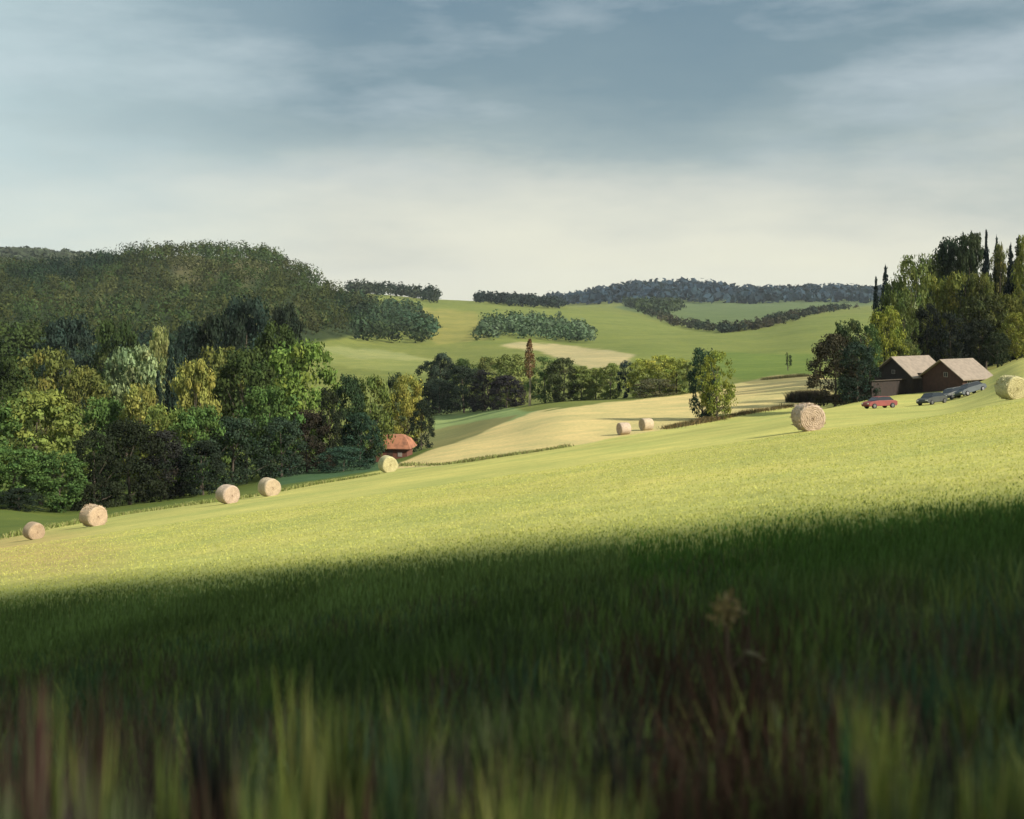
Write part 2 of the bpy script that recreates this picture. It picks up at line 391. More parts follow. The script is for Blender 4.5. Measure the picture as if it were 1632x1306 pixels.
def crown_mesh(name, prof, z0, nclump, ncard, crad, size, seed, shell=0.55, var=0.32, hue=0.06, gaps=0.0):
    rng = np.random.default_rng(seed)
    z = z0+(1-z0)*rng.random(nclump)**0.9; th = rng.random(nclump)*2*math.pi
    lob = 1+0.22*np.sin(2*th+seed)+0.13*np.sin(5*th+3*z*7+seed)
    rr = np.array([prof(a) for a in z])*(shell+(1-shell)*rng.random(nclump)**0.6)*lob
    C = np.stack([rr*np.cos(th), rr*np.sin(th), z], 1)
    cr = crad*(0.6+0.8*rng.random(nclump)); sh = 1+var*(rng.random(nclump)*2-1); hu = hue*rng.normal(size=nclump)
    k = np.repeat(np.arange(nclump), ncard)
    d = unit(rng.normal(size=(len(k), 3))*np.array([1, 1, 0.75])); rad = rng.random(len(k))**0.45
    P = C[k]+d*(cr[k]*rad)[:, None]*np.array([1, 1, 0.8])
    P[:, 2] = np.clip(P[:, 2], 0.01, 1.04)
    N = unit(d+0.45*rng.normal(size=d.shape)+np.array([0, 0, 0.2]))
    V, Fc = cards(P, N, size, rng)
    b = sh[k]*(1+0.15*rng.normal(size=len(k))).clip(0.4, 1.7)
    cc = np.stack([b*(1+hu[k]), b, b*(1-0.5*hu[k])], 1)
    return mesh_np(name, V, Fc, np.repeat(cc, 4, 0)), C

def trunk_mesh(name, C, top=0.8, r=0.022, nl=7, seed=1, lean=0.02):
    m = MB(); rnd = random.Random(seed)
    pts = [(lean*math.sin(3*t+seed), lean*math.cos(4*t), t*top-0.02) for t in np.linspace(0, 1, 7)]
    m.tube(pts, [r*1.35]+[r*(1-0.8*t) for t in np.linspace(0.05, 1, 6)], 8)
    for i in rnd.sample(range(len(C)), min(nl, len(C))):
        c = C[i]; zs = min(top*0.9, max(0.15, c[2]*0.6)); k = int(zs/top*6); p0 = pts[min(k, 6)]
        mid = ((p0[0]+c[0])/2, (p0[1]+c[1])/2, (p0[2]+c[2])/2-0.02)
        m.tube([p0, mid, tuple(c)], [r*0.45, r*0.28, r*0.08], 5)
    me = bpy.data.meshes.new(name); me.from_pydata([tuple(map(float, p)) for p in m.v], [], m.f); me.update(); return me

def ell(c, hgt, w=0.5): return lambda z: w*math.sqrt(max(0.0, 1-((z-c)/hgt)**2))
PROTO = {}
def proto(key, prof, z0, nclump, ncard, crad, size, seeds, trunk=True, **kw):
    PROTO[key] = []
    for s in seeds:
        me, C = crown_mesh('crown', prof, z0, nclump, ncard, crad, size, s, **kw)
        PROTO[key].append((me, trunk_mesh('trunk', C, seed=s) if trunk else None))
proto('broad', ell(.56, .47, .42), .12, 85, 80, .115, .022, (1, 2, 3))
proto('broadbig', ell(.56, .47, .42), .08, 150, 60, .085, .020, (4, 5, 6))
proto('column', ell(.52, .50, .40), .04, 110, 60, .10, .019, (7, 8), var=.35)
proto('airy', ell(.6, .42, .42), .15, 80, 40, .075, .020, (9, 10), shell=.3)
proto('hedge', ell(.48, .54, .45), .01, 95, 75, .11, .021, (14, 15, 16))
proto('bush', ell(.36, .64, .44), .03, 95, 75, .12, .020, (11, 12, 13))
def conifer(name, seed, nw=26, size=.022):
    rng = np.random.default_rng(seed); P = []; N = []
    for i in range(nw):
        z = 0.06+0.93*(i/(nw-1))**0.95; r = 0.5*(1-z)**0.85*(0.8+0.4*rng.random())+0.012
        nb = int(7+16*r)
        for a in rng.random(nb)*2*math.pi:
            L = r*(0.75+0.45*rng.random()); m = max(5, int(60*L)+4)
            t = np.linspace(0.08, 1, m); q = np.stack([L*t*math.cos(a), L*t*math.sin(a), z-0.10*L*t*t+0.03*rng.normal()*np.ones(m)], 1)
            q = np.repeat(q, 3, 0)+rng.normal(size=(3*m, 3))*np.array([.018, .018, .012])
            P.append(q); N.append(unit(rng.normal(size=q.shape)*0.7+np.array([0, 0, 1.0])))
    P = np.concatenate(P); N = np.concatenate(N); V, Fc = cards(P, N, size, rng)
    b = (1+0.28*rng.normal(size=len(P))).clip(.35, 1.8); n_ = fbm(P[:, 2]*9+P[:, 0]*3, P[:, 1]*6, seed); b = b*(0.65+0.8*n_)
    return mesh_np(name, V, Fc, np.repeat(np.stack([b, b, b], 1), 4, 0))
PROTO['conifer'] = []
for s in (21, 22):
    tm = MB(); tm.tube([(0, 0, -.02), (0, 0, .5), (0, 0, .985)], [.02, .011, .002], 7)
    me_t = bpy.data.meshes.new('trunk'); me_t.from_pydata([tuple(map(float, p)) for p in tm.v], [], tm.f)
    PROTO['conifer'].append((conifer('crown', s), me_t))
_n = [0]
def tree_at(x, y, h, w_, key, color, label, cat='tree', group=None, name=None, bark=None, rz=None):
    _n[0] += 1; vs = PROTO[key]; cm, tm = vs[_n[0] % len(vs)]
    z = gz1(x, y)-0.15
    o = empty(name or ('bush' if key == 'bush' else 'conifer_tree' if key == 'conifer' else 'broadleaf_tree'), (x, y, z), rz if rz is not None else (_n[0]*2.399) % 6.283)
    tag(o, label, cat, group)
    if max(color) > .075: color = tuple(v*1.28 for v in color)
    c = link('foliage' if key == 'bush' else 'crown', cm, M_leaf, o, color); c.scale = (w_, w_, h)
    t = link('stem' if key == 'bush' else 'trunk', tm, bark or M_bark, o); t.scale = (min(w_, h), min(w_, h), h)
    return o
def tree(px, Y, top, wpx, key, color, label, **kw):
    x = (px-CX)/F*Y; z = gz1(x, Y); h = -z-(top-HZ)/F*Y     # crown reaches the height seen at 'top'
    return tree_at(x, Y, max(h, 1.0), wpx/F*Y*1.12, key, color, label, **kw)
DK=(.020,.030,.018); DB=(.026,.044,.032); MD=(.045,.068,.020); OL=(.095,.105,.028); LG=(.135,.165,.040); YG=(.17,.175,.045); SG=(.16,.20,.095); GR=(.060,.105,.028); BR=(.050,.035,.022); PU=(.020,.027,.013); PALE=(.18,.20,.075)
G1 = 'trees of the wood below the big hill'
LEFTWOOD = [
 # px, distance, top, width, kind, colour, label
 (-40,150,640,150,'broadbig',GR,'mid green broadleaf tree cut by the left edge of the wood'),
 (62,158,628,150,'broadbig',LG,'pale yellow-green rounded tree, leftmost light crown of the wood'),
 (20,140,715,110,'broadbig',GR,'low green tree at the left edge above the first hay bale'),
 (95,142,722,95,'broadbig',(.05,.09,.025),'low bright green tree between the first two bales at the wood edge'),
 (30,136,778,70,'bush',DK,'dark low bush behind the leftmost hay bale'),
 (135,200,590,90,'broad',OL,'olive tree standing left of the sage coloured tree'),
 (72,240,560,100,'broad',OL,'tall olive tree behind the leftmost light crown'),
 (5,230,575,90,'broad',MD,'dark olive tree rising at the left edge of the wood'),
 (150,148,690,85,'bush',PU,'blackish bush in the shade, left one of the dark pair'),
 (205,152,672,100,'bush',PU,'large blackish bush in the middle of the dark thicket'),
 (262,158,690,90,'bush',(.025,.026,.022),'dark grey-green bush right of the blackish thicket'),
 (165,175,636,80,'broad',GR,'green tree above the blackish thicket'),
 (212,205,556,95,'broad',SG,'sage green tree with a pale crown near the middle of the wood'),
 (256,225,530,55,'broad',PALE,'straw-tinted crown rising behind the sage green tree'),
 (272,190,545,50,'conifer',DB,'dark blue-green spruce between the sage and yellow crowns'),
 (252,178,595,42,'conifer',DB,'short dark spruce in front of the sage green tree'),
 (222,172,618,70,'broad',YG,'small yellow-green tree in front of the sage crown'),
 (312,182,578,75,'broad',YG,'yellow-green tree right of the dark spruce'),
 (262,166,648,80,'broad',LG,'light green tree above the grey-green bush'),
 (345,205,560,85,'broad',OL,'olive tree behind the yellow-green one right of the spruce'),
 (318,165,650,85,'broad',GR,'green tree at the wood edge left of the bale pair'),
 (372,168,668,95,'bush',(.030,.050,.028),'dark green bush above the third hay bale'),
 (322,156,705,80,'bush',DK,'low dark bush between the thicket and the bale pair'),
 (392,190,560,110,'broad',MD,'big mid green tree behind the pair of bales'),
 (350,260,505,90,'broad',DK,'dark tree high up behind the olive crowns'),
 (395,300,480,110,'broad',DB,'blue-black tree at the foot of the hill wood'),
 (440,230,520,90,'broad',MD,'tall dark green tree left of the bright one'),
 (478,205,548,120,'broad',(.095,.14,.030),'large bright green tree at the right end of the wood'),
 (430,180,620,90,'broad',GR,'green tree above the fourth hay bale'),
 (448,176,668,80,'bush',(.03,.05,.03),'dark blue-green bush at the wood edge behind the fourth bale'),
 (488,182,655,70,'bush',(.035,.03,.02),'brownish bush left of the black one'),
 (524,184,622,52,'column',PU,'nearly black purple tree by the right end of the wood'),
 (556,190,600,50,'broad',(.03,.055,.025),'narrow dark green tree right of the black one'),
 (592,196,602,60,'broad',(.085,.11,.028),'olive green tree left of the shed roof'),
 (575,188,660,60,'bush',(.03,.06,.035),'blue-green bush between the black tree and the shed'),
 (630,232,598,42,'column',(.045,.065,.03),'slim grey-green tree behind the yellow one'),
 (650,222,600,52,'broad',(.20,.19,.042),'bright yellow tree behind the red-roofed shed'),
 (672,214,640,40,'bush',DK,'small dark bush at the right foot of the yellow tree'),
 (600,202,668,46,'bush',(.03,.055,.03),'dark bush against the left end of the shed'),
 (548,176,712,70,'bush',(.035,.07,.045),'low blue-green shrub at the field edge left of the shed'),
 (20,330,520,120,'broad',MD,'dark olive tree far back at the left edge'),
 (110,320,508,90,'broad',DB,'blue-green tree far back behind the olive tree'),
 (185,300,515,80,'broad',MD,'dark green tree far back above the sage crown'),
 (300,280,520,70,'broad',DB,'blue-green tree far back above the yellow-green crown'),
 (455,340,490,70,'broad',DK,'blackish green tree on the slope above the bright tree'),
]
for px, Y, top, wp, key, c, lb in LEFTWOOD: tree(px, Y, top, wp, key, c, lb, group=G1, cat='bush' if key == 'bush' else 'tree')
G2 = 'hedge trees between the stubble and the valley fields'
MIDROW = [
 (690,400,578,48,'broad',(.035,.05,.028),'dark grey-green tree at the left end of the hedge row'),
 (706,395,566,40,'broad',(.03,.045,.03),'taller dark tree second in the hedge row'),
 (700,380,606,60,'bush',DK,'black low bush under the left end of the hedge row'),
 (738,372,585,54,'bush',DK,'black rounded bush in the dark stretch of hedge'),
 (742,392,574,40,'broad',MD,'green tree top rising behind the black rounded bush'),
 (772,360,592,50,'bush',(.02,.02,.02),'charcoal bush in the middle of the dark stretch of hedge'),
 (778,385,572,44,'broad',(.075,.085,.025),'olive tree left of the rounded pair by the dead spruce'),
 (808,345,600,56,'bush',(.022,.02,.022),'charcoal bush at the left foot of the dead spruce'),
 (815,352,567,58,'broad',(.085,.10,.028),'rounded olive tree just left of the dead spruce'),
 (868,320,570,50,'column',(.06,.09,.028),'rounded dark-rimmed tree just right of the dead spruce'),
 (898,314,572,52,'broad',(.045,.055,.022),'dark round tree third from the dead spruce'),
 (926,312,585,44,'broad',(.09,.11,.03),'pale olive tree right of the dark round tree'),
 (950,310,588,44,'broad',(.10,.12,.032),'olive tree left of the black slit in the hedge'),
 (972,306,580,34,'broad',(.09,.11,.03),'slim olive tree touching the black slit in the hedge'),
 (997,300,576,22,'column',(.020,.034,.036),'narrow blue-black cypress-like tree in the olive hedge'),
 (1022,298,574,44,'broad',(.16,.175,.035),'yellow-olive tree right of the narrow black one'),
 (1050,296,568,48,'broad',(.175,.185,.036),'tallest yellow-olive tree of the hedge row'),
 (1078,292,572,44,'broad',(.15,.165,.034),'yellow-olive tree near the right end of the hedge row'),
 (1045,286,604,60,'bush',(.06,.06,.03),'brownish bush under the yellow-olive trees'),
 (1100,288,578,34,'broad',(.10,.125,.04),'last olive tree of the hedge beside the lone tree'),
]
for px, Y, top, wp, key, c, lb in MIDROW: tree(px, Y, top, wp*1.15, 'hedge' if key == 'broad' else key, tuple(v*1.35 for v in c), lb, group=G2, cat='bush' if key == 'bush' else 'tree')
# the lone tree on the field edge: two stems grown together, a dark one and a yellow one
tree(1120, 196, 558, 58, 'column', (.035,.065,.038), 'dark green left half of the lone pair on the meadow edge', group='lone pair of trees')
tree(1143, 193, 562, 60, 'column', (.145,.165,.030), 'yellow-green right half of the lone pair on the meadow edge', group='lone pair of trees')
# rust-coloured dead spruce
def dead_spruce(px, Y, top):
    x, y, z = at(px, Y); h = -z-(top-HZ)/F*Y
    o = empty('dead_spruce', (x, y, z-.1)); tag(o, 'rust-red dying spruce with a bare pale trunk in the hedge row', 'tree')
    m = MB(); m.tube([(0,0,0),(.15,0,h*.4),(0,.1,h*.75),(0,0,h)], [.34,.26,.15,.03], 8)
    for i in range(14):
        a = i*2.4; zz_ = h*(.22+.05*i); L = .5+.4*math.sin(i*1.7)
        m.tube([(0.1,0,zz_),(L*math.cos(a),L*math.sin(a),zz_-.25)], [.05,.015], 4)
    m.build('trunk', M_barkp, o)
    rng = np.random.default_rng(5); n = 900; t = rng.random(n)**.8; zc = h*(.42+.58*t); r = (.2+1.6*np.sin(np.clip(t,0,1)*math.pi)**.6*(1-.5*t))*rng.random(n)**.5; a = rng.random(n)*6.283
    P = np.stack([r*np.cos(a), r*np.sin(a), zc-.2*r], 1); V, Fc = cards(P, unit(rng.normal(size=P.shape)), .28, rng)
    b = (1+.25*rng.normal(size=n)).clip(.4, 1.6)
    link('crown', mesh_np('crown', V, Fc, np.repeat(np.stack([b,b,b],1),4,0)), M_leaf, o, (.17,.10,.045))
dead_spruce(844, 318, 540)
# thin sapling out on the green field, two stems
def sapling(px, Y, top):
    x, y, z = at(px, Y); h = -z-(top-HZ)/F*Y; o = empty('sapling', (x, y, z-.05)); tag(o, 'slender two-stemmed sapling alone on the green field', 'tree')
    m = MB(); m.tube([(0,0,0),(-.25,0,h*.3),(-.35,0,h)], [.14,.10,.03], 6); m.tube([(-.1,0,h*.1),(.7,0,h*.4),(.75,0,h*.85)], [.1,.08,.02], 6); m.build('trunk', M_bark, o)
    rng = np.random.default_rng(6); n = 420; s_ = rng.random(n) < .5; t = rng.random(n)
    P = np.stack([np.where(s_, -.35, .75), np.zeros(n), h*(.3+.72*t*np.where(s_, 1, .82))], 1)+rng.normal(size=(n,3))*np.array([.22,.22,.2])
    V, Fc = cards(P, unit(rng.normal(size=P.shape)), .2, rng)
    link('crown', mesh_np('crown', V, Fc), M_leaf, o, (.03,.05,.02))
sapling(1256, 400, 563)
# right-hand wood behind the farmhouse
G3 = 'trees of the wood behind the farmhouse'
RIGHTWOOD = [
 (1330,192,536,82,'bush',(.042,.038,.022),'big brown-green bush, left half of the clump by the red car'),
 (1366,190,548,66,'bush',(.022,.038,.026),'big blue-black bush, right half of the clump by the red car'),
 (1352,206,512,56,'broad',(.045,.065,.026),'mid green tree top rising behind the clump by the red car'),
 (1386,204,520,40,'column',(.05,.085,.03),'green slim tree between the clump and the yellow willow'),
 (1414,212,492,56,'column',(.15,.165,.030),'yellow-green willow-like tree left of the farmhouse'),
 (1438,214,545,50,'bush',(.075,.09,.028),'olive bush against the left gable'),
 (1396,262,445,26,'conifer',(.018,.03,.026),'tiny dark spruce top left of the wood on the skyline'),
 (1411,255,430,38,'conifer',(.016,.028,.028),'dark small spruce, second on the skyline left of the wood'),
 (1452,236,414,66,'column',(.08,.10,.028),'tall light olive tree at the left front of the wood'),
 (1440,226,480,44,'column',(.065,.085,.026),'shorter olive tree below the tall light olive one'),
 (1478,232,488,46,'column',(.016,.020,.016),'black shaded tree right behind the farmhouse roof'),
 (1490,246,442,64,'broad',(.14,.15,.030),'bright yellow-green crown in the middle of the wood'),
 (1478,262,412,50,'broad',(.07,.09,.028),'dark olive crown behind the bright yellow-green one'),
 (1515,226,500,54,'column',(.02,.026,.020),'black-green tree behind the farmhouse ridge'),
 (1520,264,384,72,'broadbig',(.035,.055,.032),'tallest dark green tree with a domed top'),
 (1546,258,380,60,'broadbig',(.045,.062,.030),'dark green dome beside the tallest tree'),
 (1572,252,372,30,'conifer',(.016,.026,.028),'tall blue-black spruce with a bare spire'),
 (1530,240,438,66,'broad',(.115,.125,.030),'yellow-olive crown below the domed trees'),
 (1564,236,440,56,'broad',(.09,.10,.028),'olive crown right of the yellow-olive one'),
 (1560,226,508,50,'broad',(.028,.036,.022),'dark lower tree behind the right end of the farmhouse'),
 (1594,262,392,34,'airy',(.10,.105,.035),'thin airy tree between the two spruces'),
 (1611,246,396,36,'conifer',(.014,.024,.022),'slim black spruce near the right edge'),
 (1604,236,470,44,'broad',(.09,.10,.026),'olive tree below the slim black spruce'),
 (1636,238,382,50,'column',(.11,.12,.026),'yellow-olive tree cut by the right edge'),
 (1622,222,500,46,'broad',(.13,.14,.028),'low bright olive tree at the right edge above the knoll'),
 (1590,218,530,40,'broad',(.03,.042,.02),'low dark tree left of the knoll'),
 (1506,270,392,56,'conifer',(.045,.065,.026),'olive-dark spruce filling the gap left of the domed trees'),
 (1548,268,378,54,'conifer',(.028,.045,.026),'dark broad spruce standing behind the domed trees'),
 (1592,266,396,50,'conifer',(.045,.06,.024),'dark olive spruce between the two spruces'),
 (1624,262,384,50,'conifer',(.04,.055,.024),'dark spruce behind the slim black spruce'),
 (1500,250,470,80,'broad',(.03,.04,.02),'dark filling tree deep inside the wood behind the roofs'),
 (1432,246,448,54,'broad',(.06,.08,.026),'dark olive crown at the left shoulder of the wood'),
 (1535,266,376,26,'conifer',(.02,.034,.026),'thin spruce top poking above the domed tree'),
 (1588,268,384,26,'conifer',(.02,.034,.026),'ragged spruce top left of the slim black spruce'),
 (1570,228,470,70,'broad',(.05,.06,.022),'dull olive tree low in the wood, right of the roofs'),
 (1680,240,400,70,'broadbig',(.06,.075,.026),'dark olive tree beyond the right edge'),
]
for px, Y, top, wp, key, c, lb in RIGHTWOOD: tree(px, Y, top, wp, key, c, lb, group=G3, cat='bush' if key == 'bush' else 'tree')

# trees behind and to the right of the camera: they throw the shade over the foreground
k = 0
for i, (sx, hh) in enumerate([(13.5, 19), (19, 24), (26, 28), (33, 32), (41, 35), (50, 38), (60, 40)]):
    # along the line of the light through the shade's edge
    ex, ey = -4.0, 24.4; ax, ay = math.sin(R(SUN_AZ)), math.cos(R(SUN_AZ))
    for j in range(2):
        cx_ = ex+ax*(sx)-ay*(-1)*0+(-ay)*0; cy_ = ey+ay*sx
        off = 5.4+j*3.9+1.7*math.sin(i*2.3+j)+(2.8 if i < 2 else 1.0 if i < 4 else -.4)
        x = cx_+ay*off*1.0; y = cy_-ax*off
        if math.hypot(x, y) < 14.5 or (y > 0 and x/y < 0.95): continue
        k += 1
        tree_at(x, y, hh*(1+.12*math.sin(i*5+j*2)), (8.0, 8.5)[j], ('broadbig', 'broadbig', 'airy')[j], (.05,.07,.025), '%s shelter belt tree behind the viewer, %s from the meadow' % (('slim airy', 'dense rounded', 'thin inner')[j], 'first second third fourth fifth sixth seventh'.split()[i]), group='shelter belt behind the viewer')

# ---------------------------------------------------------------- far woods that read as one mass
def wood(name, label, spots, hgt, wid, ncard, size, cfun, seed):
    rng = np.random.default_rng(seed); x, y = spots; n = len(x); z = gz(x, y)
    H = hgt*(.65+.7*rng.random(n)); W = wid*(.7+.6*rng.random(n)); col_ = cfun(x, y, rng)
    k = np.repeat(np.arange(n), ncard); d = unit(rng.normal(size=(len(k), 3))); rad = .55+.5*rng.random(len(k))
    con = (rng.random(n) < .25)[k]
    t = np.clip(.52+.5*d[:, 2]*rad, 0.02, 1.05)
    wr = np.where(con, (1.05-t)*1.1, 1.0)
    P = np.stack([x[k]+d[:, 0]*rad*W[k]*.5*wr, y[k]+d[:, 1]*rad*W[k]*.5*wr, z[k]+t*H[k]], 1)
    V, Fc = cards(P, unit(d+.22*rng.normal(size=d.shape)), size, rng)
    b = (1+.09*rng.normal(size=len(k))).clip(.5, 1.5)
    cc = (col_*(.62+.85*rng.random(n))[:, None])[k]*b[:, None]
    return tag(link(name, mesh_np(name, V, Fc, np.repeat(cc, 4, 0)), M_leaf, None, (1, 1, 1)), label, 'wood', kind='stuff')
def scatter(poly, y0, y1, step, seed, jit=.8):
    """points on the ground, inside an outline of view angles and a range of distances"""
    rng = np.random.default_rng(seed); xs = []; ys = []
    pxs = [p[0] for p in poly]; a, b = (min(pxs)-CX)/F, (max(pxs)-CX)/F
    gx, gy = np.meshgrid(np.arange(min(a*y0, a*y1), max(b*y0, b*y1), step), np.arange(y0, y1, step))
    gx = gx.ravel()+rng.uniform(-jit, jit, gx.size)*step; gy = gy.ravel()+rng.uniform(-jit, jit, gy.size)*step
    px = CX+F*gx/gy; py = HZ-F*gz(gx, gy)/gy
    m = inpoly(px, py, poly); return gx[m], gy[m]
def pal(cols, sx, sy, seed):
    cols = np.array(cols)
    def f(x, y, rng):
        n_ = (fbm(x/sx, y/sy, seed, 3)-.2)/.5; i = np.clip((n_*len(cols)).astype(int)+rng.integers(-1, 2, len(x))*(rng.random(len(x)) < .4), 0, len(cols)-1)
        return cols[i]
    return f
hill = scatter([(-450,380),(560,380),(560,465),(600,500),(590,530),(505,545),(480,560),(440,640),(-450,640)], 330, 1120, 13.0, 3)
keep = (hill[0] == hill[0]) | ~((CX+F*hill[0]/hill[1] > 215) & (CX+F*hill[0]/hill[1] < 420) & (hill[1] > 930) & (fbm(hill[0]/60, hill[1]/60, 3) > .5))
wood('hill_wood', 'mixed wood covering the big dark hill on the left', (hill[0][keep], hill[1][keep]), 13, 17, 100, .95,
     pal([(.014,.030,.018),(.022,.042,.018),(.036,.048,.014),(.050,.060,.016),(.040,.066,.020),(.058,.066,.022)], 90, 140, 21), 31)
wood('back_hill_wood', 'paler wood on the farthest hill at the left edge', scatter([(-450,380),(240,380),(240,440),(-450,440)], 1500, 2400, 30, 4), 13, 30, 24, 5.0,
     pal([(.05,.065,.035),(.06,.07,.04),(.045,.06,.035)], 200, 300, 5), 32)
wood('crest_wood', 'dark wood on the crest right of the big hill', scatter([(555,440),(700,440),(700,486),(640,474),(555,470)], 1250, 1700, 14, 5), 15, 15, 30, 2.0,
     pal([(.018,.03,.024),(.025,.038,.026),(.04,.05,.03)], 60, 60, 6), 33)
wood('crest_hedge', 'thin dark line of trees along the middle skyline', scatter([(762,470),(895,470),(895,494),(830,490),(762,484)], 1450, 2000, 15, 6), 12, 18, 30, 2.2,
     pal([(.018,.028,.026),(.024,.036,.028)], 60, 60, 7), 34)
wood('slope_wood', 'blue-green wood on the slope below the crest', scatter([(560,480),(600,488),(660,498),(690,520),(690,548),(640,552),(560,545)], 560, 1250, 12, 7), 12, 14, 40, 1.5,
     pal([(.030,.045,.018),(.035,.060,.030),(.040,.075,.042)], 70, 100, 8), 35)
wood('copse', 'rounded blue-green copse in the middle of the valley', scatter([(748,545),(775,522),(820,512),(890,512),(935,530),(945,548),(880,544),(820,540)], 650, 1150, 11, 8), 11, 13, 42, 1.4,
     pal([(.05,.085,.04),(.075,.115,.06),(.10,.14,.08),(.045,.07,.035)], 40, 50, 9), 36)
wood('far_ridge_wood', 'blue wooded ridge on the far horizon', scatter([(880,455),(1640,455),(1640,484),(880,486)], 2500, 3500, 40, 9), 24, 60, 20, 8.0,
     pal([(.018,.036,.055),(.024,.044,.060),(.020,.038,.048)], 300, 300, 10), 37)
wood('near_ridge_wood', 'dark green shoulder of wood in front of the blue ridge', scatter([(985,482),(1060,476),(1085,494),(1060,506),(1010,496)], 1300, 2300, 18, 10), 15, 18, 30, 2.6,
     pal([(.03,.045,.025),(.05,.07,.03)], 60, 60, 11), 38)
hg = []
for a, b, n_ in [((1035,500),(1085,520),26), ((1085,520),(1160,529),34), ((1160,529),(1215,522),26), ((1215,522),(1260,510),26), ((1225,516),(1262,506),26), ((1255,508),(1335,494),40), ((1290,498),(1400,488),50)]:
    for i in range(n_):
        t = i/n_; Yb = 1230 if a[0] < 1200 else 1150
        p_, q_ = a[0]+(b[0]-a[0])*t, a[1]+(b[1]-a[1])*t; s_ = find(p_, q_+1, 500, 1680); hg.append((s_[0]+random.uniform(-9, 9), s_[1]+random.uniform(-14, 14)))
hg = np.array(hg)
wood('hedgerow', 'dark winding hedgerow round the far green pasture', (hg[:, 0], hg[:, 1]), 8, 11, 36, 1.5, pal([(.022,.034,.022),(.04,.045,.025),(.055,.05,.028)], 60, 60, 12), 39)

# ---------------------------------------------------------------- hay bales
def straw_mat(name, c):
    m, t = mat(name); tcn = t.n('ShaderNodeTexCoord'); oi = t.n('ShaderNodeObjectInfo')
    mp_ = t.n('ShaderNodeMapping'); mp_.inputs['Scale'].default_value = (1, 1, 1); t.l(tcn.outputs['Object'], mp_.inputs[0])
    a = t.noise(mp_.outputs[0], 22, 6, .75); b = t.noise(mp_.outputs[0], 3.0, 4, .6)
    k = t.mix(1.0, t.ramp(a, [(.3, (.68, .66, .62)), (.7, (1.25, 1.25, 1.22))]), t.ramp(b, [(.3, (.82, .80, .80)), (.7, (1.12, 1.12, 1.1))]), 'MULTIPLY')
    cc = t.mix(1.0, t.mix(1.0, oi.outputs['Color'], k, 'MULTIPLY'), c, 'MULTIPLY')
    p = t.n('ShaderNodeBsdfPrincipled', _Roughness=.95); p.inputs['Specular IOR Level'].default_value = .1; t.l(cc, p.inputs['Base Color'])
    bp = t.n('ShaderNodeBump', _Strength=.8, _Distance=.05); t.l(a, bp.inputs['Height']); t.l(bp.outputs[0], p.inputs['Normal'])
    finish(t, p.outputs[0]); return m
M_straw = straw_mat('straw', (1, 1, 1)); M_strawend = straw_mat('straw end', (1.0, .97, .95))
M_twine = simple('net wrap', (.36, .33, .28), .7)
def bale(px, py, dpx, yaw, color, label, lx=.85):
    """yaw: where the near end looks, degrees right of the viewer"""
    x, y, z = find(px, py); r = dpx/F*y/2; L = 2*r*lx
    to = math.atan2(-y, -x)                              # towards the viewer
    a = to+R(yaw); o = empty('hay_bale', (x, y, z+r*.93), a); tag(o, label, 'hay bale', 'round hay bales on the meadow')
    rnd = random.Random(int(px)); m = MB(); n = 40; rings = []
    for i in range(13):
        u = -L/2+L*i/12; e = min(i, 12-i); rr = r*(.93, .975, .995, 1.0, 1.0, 1.0, 1.0)[min(e, 6)]
        ring = []
        for j in range(n):
            t_ = 2*math.pi*j/n; q = rr*(1+.028*math.sin(3*t_+px)+.012*rnd.uniform(-1, 1)); zc = q*math.sin(t_)
            zc = max(zc, -r*.93) ; ring.append((u, q*math.cos(t_)*(1.02 if zc < 0 else 1), zc))
        rings.append(ring)
    m.quad_grid(rings); m.build('straw_roll', M_straw, o, True, 0, color)
    for s in (1, -1):                                     # spiral rolled ends
        v = []; f = []; nr, na = 22, 48
        for i in range(nr):
            q = r*.925*(i+.02)/nr
            for j in range(na):
                t_ = 2*math.pi*j/na; ph = (i/nr*7-t_/(2*math.pi)) % 1.0
                v.append((s*(L/2+.012+.012*r*math.sin(ph*6.283)+.02*r*rnd.uniform(-1,1)+.02*r*(1-(i/nr)**2)), q*math.cos(t_)*1.0, max(q*math.sin(t_), -r*.92)))
        for i in range(nr-1):
            for j in range(na): k_ = (j+1) % na; f.append((i*na+j, i*na+k_, (i+1)*na+k_, (i+1)*na+j))
        me = bpy.data.meshes.new('end_face'); me.from_pydata(v, [], f)
        link('end_face', me, M_strawend, o, tuple(c*1.0 for c in color))
    rng = np.random.default_rng(int(px)); nf = 0 if dpx < 33 else 420; t_ = rng.random(nf)*6.283; u = (rng.random(nf)-.5)*L
    P = np.stack([u, r*.995*np.cos(t_), np.maximum(r*.995*np.sin(t_), -r*.9)], 1)
    V, Fc = cards(P, unit(rng.normal(size=P.shape)), .05*r/.75, rng, asp=2.0)
    if nf: link('loose_straw', mesh_np('loose_straw', V, Fc), M_straw, o, tuple(c*1.1 for c in color))
    return o
SB = (.45, .375, .27); SP = (.45, .36, .285); SY = (.47, .44, .25)
bale(1288, 687, 45, 22, SP, 'biggest hay bale, alone in front of the dark bush clump, with a pinkish flat end')
bale(1612, 637, 39, 32, SY, 'pale yellow hay bale at the right edge beside the parked cars')
bale(994, 693, 20, -62, SP, 'small hay bale at the stubble edge, left one of the close pair')
bale(1030, 686, 20, -58, SB, 'small hay bale at the stubble edge, right one of the close pair')
bale(618, 753, 27, 20, SY, 'yellowish hay bale below the red-roofed shed')
bale(429, 791, 30, 28, SB, 'cream hay bale, right one of the two below the bright green tree')
bale(363, 803, 31, 30, SP, 'pinkish hay bale, left one of the two below the bright green tree')
bale(149, 839, 35, 30, (.46, .36, .26), 'tan hay bale, second from the left edge')
bale(54, 860, 28, 25, (.40, .31, .22), 'dull brownish hay bale, leftmost of all')

